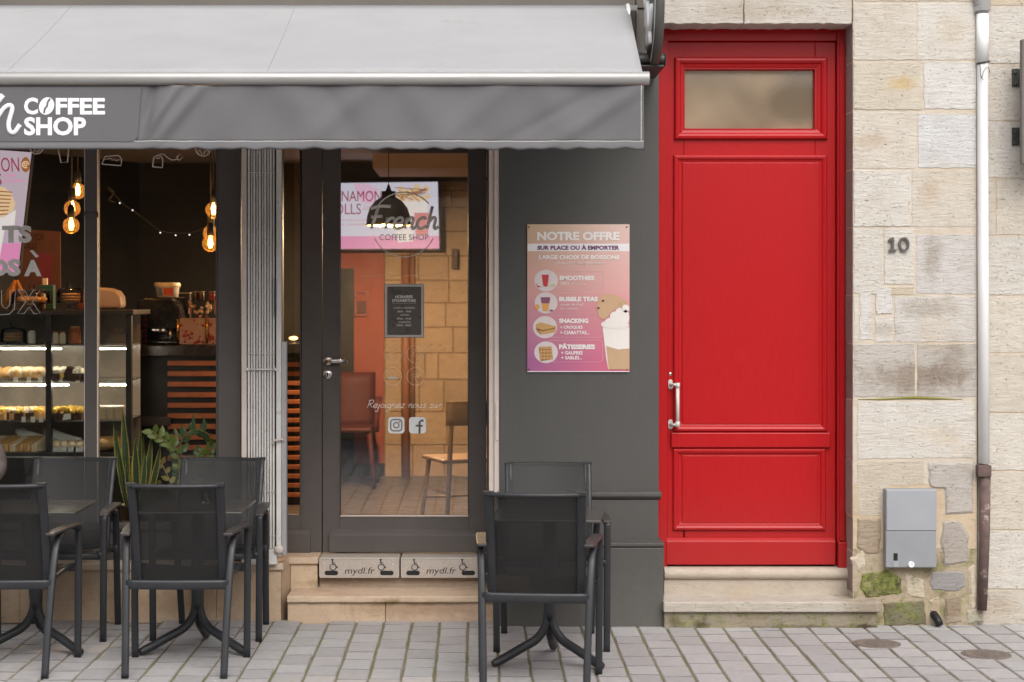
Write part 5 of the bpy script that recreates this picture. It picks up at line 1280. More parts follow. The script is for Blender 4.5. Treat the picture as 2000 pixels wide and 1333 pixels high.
def pendant():
    c = P(759, 440, 2.5); t = thing('pendant_lamp', 'black dome pendant lamp with golden inside hanging behind the door glass', 'lamp', c)
    prof = [(.148, 0), (.149, .006), (.143, .06), (.125, .115), (.09, .160), (.05, .185), (.046, .19), (.046, .225), (.02, .228), (.012, .25), (.006, .27)]
    mb = MB(); mb.lathe(prof, (0, 0, 0), 40, capb=False, capt=False); mb.obj('lamp_shade', M['black'], t)
    mb = MB(); mb.lathe([(r_ - .003, z) for r_, z in prof[:6]] + [(0, .185)], (0, 0, 0), 40, capb=False, capt=False); mb.obj('shade_lining', paint('gold lining', (.75, .50, .18), .35, .05, 5, metal=.7), t)
    mb = MB(); mb.lathe([(.1495, .004), (.1515, .002), (.1515, -.004), (.146, -.004), (.146, .004)], (0, 0, 0), 40, capb=False, capt=False); mb.obj('rim', paint('gold rim', (.75, .50, .18), .3, .05, 5, metal=.7), t)
    mb = MB(); mb.tube([(0, 0, .26), (0, 0, 2.774 - c[2])], .003, 6); mb.obj('cord', M['black'], t)
    mb = MB(); mb.ball((0, 0, .075), .045, 16, 10); mb.obj('lamp_bulb', glow('warm lamp bulb', (1, .72, .40), 14), t)
    ld = bpy.data.lights.new('lamp_light', 'POINT'); ld.energy = 230; ld.color = (1, .66, .36); ld.shadow_soft_size = .045
    lo = bpy.data.objects.new('lamp_light', ld); COL.objects.link(lo); lo.parent = t; lo.location = (0, 0, .01)
pendant()

# string of fairy lights on the dark wall
sl_ = thing('fairy_light_string', 'string of tiny lights drooping across the dark window room', 'string lights', P(210, 370, 1.6))
mb = MB(); pts = [(212, 372), (222, 378), (240, 398), (260, 412), (285, 430), (312, 450), (340, 455), (370, 455), (398, 446), (420, 428)]
mb.tube([P(a, b, 1.6) for a, b in smooth_path(pts, 4)], .003, 5); loc_parent(mb.obj('wire', M['alu_dark']), sl_)
mb = MB()
for a, b in ((234, 397), (259, 411), (313, 455), (343, 460), (370, 459)): mb.ball(P(a, b, 1.59), .0055, 8, 6)
loc_parent(mb.obj('light_bulb', glow('cool fairy bulb', (.75, .85, 1), .8)), sl_)
mb = MB(); c_ = P(216, 376, 1.62); mb.tube(smooth_path([(c_[0] - .02, c_[1], c_[2] + .03), (c_[0] + .02, c_[1], c_[2]), (c_[0] - .01, c_[1], c_[2] - .05), (c_[0] + .03, c_[1], c_[2] - .06)]), .006, 6); loc_parent(mb.obj('coiled_wire', M['alu_dark']), sl_)

def scr(name, col, st=1.0):
    m, nt, b = NT(name); b.inputs['Base Color'].default_value = (.02, .02, .02, 1); b.inputs['Roughness'].default_value = .4
    b.inputs['Emission Color'].default_value = c4(col); b.inputs['Emission Strength'].default_value = st; return m
SC_ = dict(white=scr('screen white', (.70, .66, .78), .72), pink=scr('screen pink', (.75, .26, .48), .75), red=scr('screen red', (.42, .03, .09), .6), tan=scr('screen biscuit', (.74, .52, .30), .8), choc=scr('screen brown', (.36, .13, .05), .7), cup=scr('screen cup white', (.78, .70, .68), .8), rose=scr('screen rose', (.70, .22, .24), .7), lpink=scr('screen light pink', (.78, .50, .66), .75))
# landscape screen seen through the door
TY = 4.45
tv = thing('wall_screen', 'lit landscape advertising screen with cinnamon rolls seen through the door', 'screen', P(760, 487, TY))
def tvp(mb, n_, m_): return loc_parent(mb.obj(n_, m_), tv)
mb = MB(); mb.box(X(620, TY), X(860.5, TY), TY + .004, TY + .06, Z(489.5, TY), Z(353, TY)); tvp(mb, 'screen_case', M['black'])
mb = MB(); pquad(mb, [(622, 358.5), (855, 355.5), (858, 486), (622, 487)], TY, d=.003); tvp(mb, 'screen', SC_['white'])
T1, T2, T3 = TY - .002, TY - .004, TY - .006
mb = MB(); pquad(mb, [(623, 462), (857.5, 461), (858, 486), (623, 487)], T1); tvp(mb, 'screen_picture', SC_['pink'])
mb = MB(); pquad(mb, [(690, 360), (716, 358), (740, 370), (728, 400), (705, 396)], T1); tvp(mb, 'screen_picture', SC_['lpink'])
mb = MB(); ptext(mb, 'CINNAMON', 630, 373, 745, 394, T2, bold=.0); ptext(mb, 'ROLLS', 640, 398, 705, 419, T2, bold=.0); tvp(mb, 'lettering', SC_['red'])
mb = MB(); script(mb, 'Latte', X(709, T2), X(733, T2), Z(410, T2), .022, T2, .0022); ptext(mb, 'une gourmandise aux notes', 642, 428, 722, 433, T2); ptext(mb, 'vanille, cannelle', 642, 436, 716, 441, T2); tvp(mb, 'lettering', SC_['rose'])
mb = MB()
for i in range(26): disc(mb, rs.uniform(768, 838), rs.uniform(364, 394), rs.uniform(4, 9), rs.uniform(3, 7), T2 - .0001 * i, n=9)
tvp(mb, 'screen_picture', SC_['tan'])
mb = MB()
for i in range(16): stroke(mb, [(rs.uniform(768, 828), rs.uniform(366, 390)), (rs.uniform(780, 838), rs.uniform(368, 396))], T3 - .002, .0035)
tvp(mb, 'screen_picture', SC_['choc'])
mb = MB(); pquad(mb, [(768, 394), (836, 392), (834, 420), (806, 424), (806, 472), (778, 474), (770, 440)], T3); tvp(mb, 'screen_picture', SC_['cup'])
mb = MB(); pquad(mb, [(809, 416), (838, 416), (836, 460), (812, 460)], T3 - .003); tvp(mb, 'screen_picture', SC_['rose'])

# tilted portrait screen behind the window and the poster below it
WSY = 1.0
ws = thing('window_screen', 'lit tilted portrait screen with cinnamon roll advert behind the window', 'screen', P(20, 530, WSY))
def wsp(mb, n_, m_): return loc_parent(mb.obj(n_, m_), ws)
W1, W2, W3 = WSY - .002, WSY - .004, WSY - .007
mb = MB(); mb.prism([(X(a, WSY), Z(b, WSY)) for a, b in ((-96, 284), (64, 296), (37, 536), (-123, 545))], WSY + .004, WSY + .05); wsp(mb, 'screen_case', M['black'])
mb = MB(); pquad(mb, [(-93, 287), (61.5, 298), (35, 532), (-119, 540)], WSY, d=.003); wsp(mb, 'screen', scr('screen pale lilac', (.62, .50, .58), .62))
mb = MB(); pquad(mb, [(-110, 478), (41, 475), (35, 531), (-118, 538)], W1); pquad(mb, [(40, 480), (22, 516), (30, 528), (36, 526)], W2); wsp(mb, 'screen_picture', SC_['pink'])
mb = MB(); ptext(mb, 'CINNAMON', -92, 308, 38, 336, W2, shear=-.05); ptext(mb, 'ROLLS', -90, 339, 4, 362, W2, shear=-.05); wsp(mb, 'lettering', SC_['red'])
mb = MB(); script(mb, 'Latte', X(8, W2), X(30, W2), Z(346, W2), .012, W2, .0020, rise=.05); script(mb, 'Chocolate', X(6, W2), X(47, W2), Z(357, W2), .011, W2, .0020, rise=.05); wsp(mb, 'lettering', SC_['pink'])
mb = MB(); disc(mb, 50, 322, 9, 15, W2, n=20); wsp(mb, 'screen_picture', SC_['choc'])
mb = MB(); ring(mb, 50, 322, 6, W3, .004, 0, 300); ring(mb, 50, 322, 2.5, W3, .003); wsp(mb, 'screen_picture', SC_['tan'])
mb = MB(); pquad(mb, [(-40, 366), (8, 366), (22, 378), (30, 398), (26, 412), (6, 424), (-40, 430)], W2); wsp(mb, 'screen_picture', SC_['tan'])
mb = MB()
for i in range(7): stroke(mb, [(-30 + i * 4, 372 + i * 8), (24 - i * 1.5, 376 + i * 7)], W3, .004)
wsp(mb, 'screen_picture', SC_['choc'])
mb = MB(); pquad(mb, [(-40, 432), (8, 424), (31, 410), (28, 440), (10, 442), (0, 500), (-40, 505)], W2); wsp(mb, 'screen_picture', SC_['cup'])
WPY = 1.9
wp = thing('wall_poster', 'dim brown pink poster with a cup, behind the screen and lettering', 'poster', P(80, 560, WPY))
mb = MB(); mb.prism([(X(a, WPY), Z(b, WPY)) for a, b in ((38, 448), (118, 453), (118, 572), (34, 572))], WPY, WPY + .01); loc_parent(mb.obj('poster_sheet', paint('dim brown print', (.26, .12, .085), .6, .1, 9)), wp)
mb = MB(); ptext(mb, 'AMON', 60, 456, 86, 470, WPY - .003); ptext(mb, 'ROLLS', 40, 474, 72, 486, WPY - .003); loc_parent(mb.obj('lettering', flat('dark print', (.06, .025, .02))), wp)
mb = MB(); pquad(mb, [(72, 494), (103, 498), (100, 552), (78, 552)], WPY - .003); loc_parent(mb.obj('printed_cup', flat('raspberry print', (.40, .07, .12))), wp)

# ---- pastry display case with what lies in it
CF, CB = .80, 1.30
case = thing('pastry_display_case', 'black framed glass pastry display case lit by white strips behind the window', 'display case', (X(100, CF), CF, FZ))
def cp(mb, n_, m_, **k): return loc_parent(mb.obj(n_, m_, None, **k), case)
cx0, cx1 = X(-120, CF), X(258, CF)
zlev = [Z(884, CF), Z(822, CF), Z(744, CF), Z(673, CF)]       # bottom deck and the three shelves
ztopc = Z(606, CF)
mb = MB(); mb.box(cx0, cx1, CF - .02, CB, FZ, zlev[0]); cp(mb, 'base_cabinet', M['black'], bevel=.004)
mb = MB(); mb.box(cx0, cx1, CF - .021, CF - .018, Z(893, CF), Z(892, CF)); cp(mb, 'trim_strip', M['alu'])
mb = MB(); mb.box(cx0, cx1 + .01, CF - .02, CB + .02, ztopc - .028, ztopc); cp(mb, 'top_slab', paint('dark brown slab', (.028, .022, .019), .4), bevel=.003)
for px in (95.5, 252): mb = MB(); mb.box(X(px - 5.5, CF), X(px + 5.5, CF), CF - .015, CF + .03, zlev[0], ztopc - .028); cp(mb, 'corner_post', M['black'], bevel=.002)
for i in (1, 2, 3):
    mb = MB(); mb.box(cx0, X(245, CF), CF + .04, CB - .02, zlev[i] - .010, zlev[i]); cp(mb, 'shelf', paint('grey glass shelf', (.16, .155, .15), .2), bevel=.002)
    if i > 1:
        for a, b in ((-118, 116 if i == 3 else (130 if i == 2 else 110)), (188, 247)):
            mb = MB(); mb.box(X(a, CF), X(b, CF), CF + .045, CF + .052, zlev[i] - .030, zlev[i] - .0235); cp(mb, 'light_strip', glow('white light strip', (1, .88, .70), 70 if i > 1 else 20))
mb = MB(); mb.box(cx0, X(243, CF), CB - .012, CB - .004, zlev[0], ztopc - .03); cp(mb, 'back_panel', paint('warm back panel', (.36, .31, .26), .2, .35, 3))
mb = MB(); mb.box(cx0, X(88, CF), CF, CF + .006, zlev[0], ztopc - .028); mb.box(X(103, CF), X(243, CF), CF, CF + .006, zlev[0], ztopc - .028); cp(mb, 'front_glass', M['caseglass'])
mb = MB()
DG = CF - .003; ptext(mb, 'SUR PLACE', 216, 653, 252, 659, DG); ptext(mb, '& A EMPORTER', 212, 661, 253, 667, DG); ptext(mb, 'CAKE & COOKIES', 207, 669, 255, 675, DG); stroke(mb, [(218, 650), (226, 643), (234, 649), (240, 642)], DG, .002)
cp(mb, 'lettering', paint('faint sticker print', (.30, .25, .20), .6))

BREAD = paint('baked golden crust', (.62, .36, .14), .6, .3, 40, bmp=.5, bscale=90)
PALEB = paint('pale dough and wrap', (.74, .60, .42), .6, .15, 30, bmp=.4, bscale=90)
CHOC = paint('chocolate glaze', (.075, .035, .022), .3, .2, 30)
CREAMM = paint('whipped cream', (.85, .78, .64), .6, .05, 40, bmp=.4, bscale=60)
YEL = paint('lemon filling', (.78, .50, .08), .4, .2, 30, bmp=.4, bscale=80)
WRAP = paint('white paper wrap', (.78, .74, .68), .6, .06, 20, bmp=.5, bscale=40)
def food(name, label, cat, group, px, lev, d, parts, rz=0.0):
    Yf = CF + .08 + d; t = thing(name, label, cat, (X(px, Yf), Yf, zlev[lev] + .0015), rz, group); t.scale = (1.22, 1.22, 1.28)
    for n_, f, m_ in parts: mb = MB(); f(mb); mb.obj(n_, m_, t)
    return t
def bun(mb): mb.ball((0, 0, .028), .03, 12, 8, sc=(1.15, 1.5, .95)); mb.ball((.012, -.03, .03), .018, 10, 6, sc=(1, .8, 1))
def slices(mb):
    for k in range(4): mb.ball((-.03 + k * .02, -.01, .022 + (k % 2) * .003), .020, 8, 6, sc=(.55, 1.3, 1.05))
def wrapb(mb): mb.ball((0, 0, .030), .031, 12, 8, sc=(1.3, 1.4, .95))
food_spec = []
for i, px in enumerate((-12, 10, 32, 54, 74)): food('filled_bun', 'golden filled bun in the row on the second shelf left of the case post', 'pastry', 'buns on the second shelf', px, 2, .0 + (i % 2) * .02, [('crust', slices if i < 2 else bun, BREAD), ('filling', wrapb, PALEB)][: (1 if i < 2 else 2)], rs.uniform(-.3, .3))
for i, px in enumerate((112, 124, 151, 160)): food('cream_cake', 'small cream and chocolate cake in the row right of the case post', 'cake', 'cream cakes on the second shelf', px, 2, .01 * (i % 2), [('cake_base', lambda mb: mb.box(-.022, .022, -.05, .05, 0, .030), CHOC), ('cream', lambda mb: [mb.ball((0, -.035 + k * .035, .036), .017, 10, 6) for k in range(3)], CREAMM)])
food('chocolate_slice', 'dark glazed chocolate slice standing up among the cream cakes', 'cake', 'cream cakes on the second shelf', 138, 2, .0, [('slice', lambda mb: mb.prism([(-.04, 0), (.04, 0), (.022, .045), (-.006, .062)], -.04, .04), CHOC), ('cream', lambda mb: mb.ball((-.034, -.03, .02), .018, 8, 6), YEL)])
for i in range(9):
    px = 8 + i * 11.2
    if 84 < px < 106: continue
    food('fruit_tart', 'yellow topped tart in the row on the third shelf left of the post', 'tart', 'tarts on the third shelf', px, 1, rs.uniform(0, .05), [('tart_shell', lambda mb: mb.box(-.020, .020, -.055, .055, 0, .030), CHOC if i % 2 else BREAD), ('topping', lambda mb: [mb.ball((rs.uniform(-.014, .014), -.045 + k * .018, .036 + rs.random() * .008), .012, 8, 5) for k in range(6)], PALEB if i % 3 else YEL)], rs.uniform(-.1, .1))
for i, px in enumerate((110, 120, 131, 142, 155)): food('fruit_tart', 'yellow topped tart in the row on the third shelf right of the post', 'tart', 'tarts on the third shelf', px, 1, .01 * i, [('tart_shell', lambda mb: mb.box(-.021, .021, -.05, .05, 0, .028), CHOC), ('topping', lambda mb: [mb.ball((rs.uniform(-.014, .014), -.04 + k * .018, .036 + rs.random() * .014), .014, 8, 5) for k in range(5)], YEL)])
for i, px in enumerate((-8, 8, 22, 36, 50, 64, 78)):
    food('club_sandwich', 'slanted club sandwich in the row at the bottom of the case', 'sandwich', 'sandwiches on the bottom deck', px, 0, .01, [('bread_slice', lambda mb: [mb.xprism([(-.05, .0), (.05, 0), (.05, .065), (-.05, .030)], -.028 + k * .017, -.016 + k * .017) for k in range(3)], BREAD if i % 3 else PALEB), ('filling', lambda mb: mb.xprism([(-.045, .002), (.045, .002), (.045, .055), (-.045, .026)], -.0155, .0105), YEL)], R(-24))
for px, lab, mm in ((70, 'long white wrapped baguette sandwich behind the row of club sandwiches', WRAP), (124, 'pale baguette sandwich in paper right of the case post', PALEB)):
    food('wrapped_baguette', lab, 'sandwich', 'baguettes on the bottom deck', px, 0, .12, [('paper', lambda mb: mb.tube(smooth_path([(-.085, .03, .075), (-.04, .01, .060), (.04, -.03, .040), (.10, -.06, .030)], 4), [.012] + [.026] * 11 + [.014], 12), WRAP), ('bread', lambda mb: mb.tube([(-.10, .04, .08), (-.07, .02, .07)], [.014, .024], 10), mm)])
for i, px in enumerate((112, 128, 143, 157)): food('filled_roll', 'seeded roll in white paper at the bottom right of the case post', 'sandwich', 'rolls on the bottom deck', px, 0, .0, [('roll', lambda mb: mb.ball((0, 0, .028), .026, 10, 8, sc=(1.0, 2.0, .9)), PALEB), ('paper', lambda mb: mb.box(-.022, .022, -.045, .03, 0, .022), WRAP)])
for i, px in enumerate((205, 222)): food('bread_loaf', 'shadowed loaf lying low in the case behind the snake plant', 'bread', 'loaves on the bottom deck', px, 0, .05 * i, [('crust', lambda mb: mb.ball((0, 0, .035), .036, 12, 8, sc=(1.5, 1.4, .9)), BREAD)])
for i, px in enumerate((-4, 18, 40, 60, 80)): food('round_roll', 'brown round roll in the back row of the second shelf, left of the post', 'pastry', 'rolls in the back row of the second shelf', px, 2, .16, [('crust', bun, BREAD)], rs.uniform(-.4, .4))
for i, px in enumerate((112, 126, 140, 154)): food('glazed_cake', 'dark cake in the back row of the second shelf, right of the post', 'cake', 'cakes in the back row of the second shelf', px, 2, .15, [('cake_base', lambda mb: mb.box(-.024, .024, -.04, .04, 0, .042), CHOC), ('cream', lambda mb: mb.ball((0, -.01, .046), .020, 10, 6, sc=(1, 1.4, .6)), CREAMM)])
for i, px in enumerate((4, 20, 36, 52, 68, 82)): food('puff_pastry', 'golden puff pastry in the back row of the third shelf, left of the post', 'pastry', 'puff pastries in the back row of the third shelf', px, 1, .17, [('crust', lambda mb: [mb.ball((0, -.03 + k * .022, .026 + .006 * (k == 1)), .024, 10, 6, sc=(1.2, .7, .95)) for k in range(4)], BREAD)], rs.uniform(-.3, .3))
for i, px in enumerate((114, 130, 146, 158)): food('puff_pastry', 'golden puff pastry in the back row of the third shelf, right of the post', 'pastry', 'puff pastries in the back row of the third shelf', px, 1, .17, [('crust', lambda mb: [mb.ball((0, -.03 + k * .022, .026 + .006 * (k == 1)), .024, 10, 6, sc=(1.2, .7, .95)) for k in range(4)], BREAD)], rs.uniform(-.3, .3))
for i, px in enumerate((200, 214, 230)): food('boxed_salad', 'dim clear tub on the third shelf, right of the mullion', 'tub', 'clear tubs on the third shelf', px, 1, .02, [('tub', lambda mb: mb.lathe([(.022, 0), (.030, .05), (.032, .052)], (0, 0, 0), 14), PALEB), ('lid', lambda mb: mb.lathe([(.033, .052), (.030, .062), (0, .064)], (0, 0, 0), 14, capt=False), WRAP)])
def tagcard(px, lev, y_, lab, grp): 
    Yf = CF + .028; t = MB(); t.box(X(px - 4, Yf), X(px + 4, Yf), Yf, Yf + .002, zlev[lev] - .012, zlev[lev] + .020)
    return tag(t.obj('price_tag', WRAP), lab, 'price tag', grp)
for px in (46, 64, 80): tagcard(px, 1, 0, 'white price tag on the third shelf edge left of the case post', 'price tags on the third shelf')
for px in (30, 56, 78, 118, 152): tagcard(px, 2, 0, 'white price tag on the second shelf edge of the pastry case', 'price tags on the second shelf')
for px in (117, 132, 146): tagcard(px, 0, 0, 'white price tag at the bottom deck right of the case post', 'price tags on the bottom deck')
mb = MB(); Yt = CF + .028; mb.add([(X(122, Yt), Yt, zlev[1]), (X(138, Yt), Yt, zlev[1] + .006), (X(138, Yt), Yt + .004, zlev[1] + .040), (X(123, Yt), Yt + .004, zlev[1] + .034)], [(0, 1, 2, 3)]); tag(mb.obj('price_tag', WRAP, solid=.0015), 'larger tilted white price card on the third shelf', 'price tag')
def jar(px, lev, Yo, r_, h, m_, lid, lab, grp=None, base=None):
    Yf = CF + Yo; t = thing('jar', lab, 'jar', (X(px, Yf), Yf, (zlev[lev] if base is None else base) + .001), 0, grp)
    mb = MB(); mb.lathe([(r_ * .9, 0), (r_, .006), (r_, h * .72), (r_ * .7, h * .86), (r_ * .7, h * .9)], (0, 0, 0), 16); mb.obj('jar_body', m_, t)
    mb = MB(); mb.lathe([(r_ * .78, h * .9), (r_ * .78, h), (0, h)], (0, 0, 0), 16, capt=False); mb.obj('lid', lid, t); return t
jar(62, 3, .10, .022, .085, WRAP, M['alu_dark'], 'small white pot with dark lid on the top shelf left of the case post')
jar(109, 3, .10, .018, .07, CREAMM, BREAD, 'small cream pot on the top shelf right of the post, nearer the post', 'cream pots')
jar(122, 3, .10, .018, .07, CREAMM, BREAD, 'small cream pot on the top shelf right of the post, nearer the mullion', 'cream pots')
jar(146, 3, .13, .036, .10, paint('orange preserve', (.42, .12, .04), .3), BREAD, 'orange preserve jar on the top shelf beside the mullion')
def dome(px, base, Yo, r_, h, lab, fill, bottom=.03):
    Yf = CF + Yo; t = thing('cake_dome', lab, 'cake stand', (X(px, Yf), Yf, base + .001), 0, None)
    mb = MB(); mb.lathe([(r_ * .55, 0), (r_ * .5, .005), (.014, .010), (.014, bottom - .01), (r_ * 1.05, bottom - .004), (r_ * 1.07, bottom)], (0, 0, 0), 28); mb.obj('stand', M['caseglass'], t)
    mb = MB(); mb.lathe([(r_, bottom), (r_, bottom + h * .65), (r_ * .9, bottom + h * .88), (r_ * .5, bottom + h), (.0, bottom + h)], (0, 0, 0), 28, capb=False, capt=False); mb.lathe([(0, bottom + h + .03), (.018, bottom + h + .028), (.018, bottom + h + .012), (.010, bottom + h), (.0, bottom + h)], (0, 0, 0), 14, capb=False, capt=False); mb.obj('glass_cover', M['caseglass'], t)
    mb = MB(); fill(mb, bottom, r_); mb.obj('cakes', BREAD, t); return t
def cookies(mb, b, r_):
    for k in range(3): mb.ball((rs.uniform(-.01, .01), 0, b + .012 + k * .016), r_ * .75, 16, 6, sc=(1, 1, .13))
dome(26, zlev[3], .16, .075, .08, 'low glass dome over pastry on the top shelf at the frame edge', cookies, .012)
dome(137, ztopc, .12, .074, .085, 'glass dome with stacked cookies on the display case beside the mullion', cookies, .045)
dome(62, ztopc, .16, .115, .075, 'wide glass dome over brown cakes on the case, left of the cookie dome', lambda mb, b, r_: [mb.ball((-.06 + k * .03, rs.uniform(-.02, .02), b + .02), .026, 10, 6, sc=(1, 1, .7)) for k in range(5)], .040)
cn = thing('waffle_cone_stack', 'stack of waffle cones leaning at the frame edge on the case', 'cones', (X(14, CF + .2), CF + .2, ztopc + .002))
mb = MB(); mb.tube([(-.02, 0, .0), (.05, 0, .17)], [.05, .012], 4); mb.tube([(.055, 0, .17), (.09, 0, .06)], [.012, .03], 4); mb.obj('cone', paint('waffle cone', (.60, .26, .06), .6, .3, 60), cn)
bx = thing('teal_tin', 'small teal and white tin on the display case behind the domes', 'tin', (X(92, CF + .36), CF + .36, ztopc + .001))
mb = MB(); mb.box(-.045, .045, -.03, .03, 0, .145); mb.obj('tin_body', paint('teal tin paint', (.03, .12, .12), .4), bx, bevel=.004)
mb = MB(); mb.box(-.02, .005, -.028, .0, .146, .185); mb.obj('carton', WRAP, bx)
jar(78, 0, .30, .034, .12, paint('brown spread', (.16, .07, .03), .3), M['alu_dark'], 'tall brown jar on the display case between the two domes', base=ztopc)
jar(160, 0, .30, .028, .10, paint('pink sweets', (.46, .16, .15), .4), M['alu_dark'], 'pink sweets jar on the display case behind the mullion', base=ztopc)
ts = thing('toaster', 'beige rounded toaster like appliance on the display case, right of the mullion', 'toaster', (X(212, CF + .2), CF + .2, ztopc + .001))
mb = MB(); xr = .085; mb.prism([(-.13, .008), (.083, .008), (.088, .03), (.084, .075), (.062, .108), (.015, .125), (-.10, .132), (-.13, .132)], -.08, .08); mb.obj('body', paint('beige enamel', (.40, .30, .235), .35, .05, 5), ts, bevel=.014, seg=3)
mb = MB(); mb.box(.045, .06, -.086, -.078, .0, .012); mb.box(-.11, -.09, -.086, -.078, 0, .012); mb.box(.02, .04, .03, .05, 0, .012); mb.obj('foot', M['black'], ts)

# ---- counter with slats, and the equipment on it
KY = 1.5
ct = thing('service_counter', 'dark service counter with orange wooden slats behind the window plants', 'counter', (X(340, KY), KY, FZ))
def kp(mb, n_, m_, **k): return loc_parent(mb.obj(n_, m_, None, **k), ct)
zc1, zc0 = Z(675, KY), Z(696, KY)
mb = MB(); mb.box(X(244, KY), X(470, KY), KY - .02, KY + .6, zc0, zc1); kp(mb, 'countertop', paint('dark stone worktop', (.030, .024, .021), .25, .3, 5), bevel=.004)
mb = MB(); mb.box(X(250, KY), X(470, KY), KY + .05, KY + .6, FZ, zc0); kp(mb, 'counter_body', M['black'])
for i in range(10): mb = MB(); yy = 705 + i * 20.7; mb.box(X(326, KY), X(470, KY), KY + .018, KY + .049, Z(yy + 10, KY), Z(yy, KY)); kp(mb, 'slat', M['wood'], bevel=.003)
mb = MB(); mb.box(X(258, KY), X(332, KY), KY + .0, KY + .06, Z(832, KY), Z(815, KY)); kp(mb, 'low_shelf', paint('dim brown shelf', (.05, .035, .03), .4))
KY2 = 2.7
ct2 = thing('back_counter', 'dark counter with orange wooden slats seen through the narrow side light', 'counter', (X(575, KY2), KY2, FZ))
mb = MB(); mb.box(X(500, KY2), X(640, KY2), KY2 + .05, KY2 + .5, FZ, Z(690, KY2)); mb.box(X(500, KY2), X(640, KY2), KY2 - .02, KY2 + .5, Z(690, KY2), Z(672, KY2)); loc_parent(mb.obj('counter_body', M['black']), ct2)
for i in range(15): mb = MB(); yy = 708.5 + i * 18.2; mb.box(X(500, KY2), X(586, KY2), KY2 + .018, KY2 + .049, Z(yy + 8.6, KY2), Z(yy, KY2)); loc_parent(mb.obj('slat', M['wood'], bevel=.003), ct2)
cl_ = thing('cluster_lamp', 'tiny golden lamp glowing in the narrow side light above the back counter', 'lamp', P(573, 672, KY2 + .1))
mb = MB(); mb.lathe([(.025, 0), (.02, .006), (.006, .01), (.006, .03)], (0, 0, 0), 12); mb.obj('lamp_base', M['alu_dark'], cl_)
mb = MB(); mb.ball((0, 0, .038), .022, 12, 8, sc=(1.4, 1, .6)); mb.obj('lamp_shade', glow('golden lamp glow', (1, .55, .22), 3), cl_)

KT = zc1 + .001
def on(px, dy): return (X(px, KY + dy), KY + dy, KT)
gr = thing('coffee_machine', 'black coffee machine on the counter beneath the white tub', 'coffee machine', on(318, .22))
s_ = S(KY + .22); w = 46 / s_
mb = MB(); mb.box(-w, w * .98, -.12, .14, .0, .03); mb.prism([(-w, .09), (-w * .9, .27), (-w * .6, .292), (w * .5, .285), (w * .78, .25), (w * .95, .12), (w * .92, .10)], -.14, .14); mb.box(-w * .9, w * .5, .0, .14, .02, .10); mb.obj('machine_body', paint('black gloss plastic', (.010, .011, .014), .22, .2, 6), gr, bevel=.012, seg=3)
mb = MB(); mb.tube([(-w * .05, -.10, .085), (w * .3, -.10, .085)], .014, 10); mb.tube([(w * .45, -.11, .10), (w * .45, -.12, .02)], .012, 10); mb.obj('spout', M['steel'], gr)
mb = MB(); ptext_x = [(-.04, -.02), (-.015, .0), (.02, .035)]
for a, b in ptext_x: mb.box(a, b, -.1425, -.1405, .088, .096)
mb.obj('display', glow('dim display', (.9, .8, .7), .5), gr)
for i, lab in enumerate(('tower of nested black and red paper cups, nearer the display case', 'tower of nested black and red paper cups touching the coffee machine')):
    st = thing('cup_stack', lab, 'paper cups', on(271 + i * 11, .02), 0, 'nested paper cups')
    mb = MB(); 
    for k in range(13): mb.lathe([(.0135, k * .0165), (.0165, k * .0165 + .012), (.0175, k * .0165 + .013)], (0, 0, 0), 12, capt=False, mi=k % 2)
    mb.obj('cups', [paint('black cup paper', (.02, .016, .018), .5), paint('dark red cup paper', (.16, .015, .02), .5)], st)
tu = thing('white_tub', 'white plastic tub with a red and blue label on the coffee machine', 'tub', (X(327, KY + .24), KY + .24, KT + .293))
r_ = 25 / S(KY + .24)
mb = MB(); mb.lathe([(r_ * .84, 0), (r_ * .93, .062), (r_ * .96, .066)], (0, 0, 0), 28); mb.obj('tub_body', paint('tub plastic', (.74, .70, .66), .4), tu)
mb = MB(); mb.lathe([(r_ * 1.0, .064), (r_ * 1.02, .068), (r_ * 1.02, .084), (r_ * .97, .092), (0, .092)], (0, 0, 0), 28, capt=False); mb.obj('lid', paint('cream tub lid', (.82, .70, .52), .4), tu)
for nm, a0, a1, cc in (('label_print', -100, -52, (.62, .10, .05)), ('label_print', -132, -106, (.16, .25, .42))):
    mb = MB(); mb.sheet([[(r_ * (.865 + .07 * v) * math.cos(R(a0 + (a1 - a0) * i / 8)) * 1.012, r_ * (.865 + .07 * v) * math.sin(R(a0 + (a1 - a0) * i / 8)) * 1.012, .012 + .045 * v) for i in range(9)] for v in (0, .5, 1)]); mb.obj(nm, flat('tub label', cc), tu)
for i, (a, b, yy, dy) in enumerate(((352, 372, 572, .20), (340, 360, 581, .18), (330, 350, 588, .16))):
    tr_ = thing('black_tray', ('black tray highest of the stepped trays behind the white tub', 'black tray in the middle of the stepped trays behind the tub', 'black tray lowest of the stepped trays beside the tub')[i], 'tray', (X((a + b) / 2, KY + dy + .14), KY + dy + .14, KT), 0, 'stepped black trays')
    hh = Z(yy, KY + dy + .14) - KT; ww = (b - a) / 2 / S(KY + .3); mb = MB(); mb.box(-ww, ww, -.03, .03, 0, hh - .006); mb.obj('tray_body', M['black'], tr_)
    mb = MB(); mb.box(-ww * 1.1, ww * 1.1, -.035, .035, hh - .005, hh); mb.obj('rim', paint('pale tray rim', (.40, .32, .25), .4), tr_)  # rim paler than the tray body
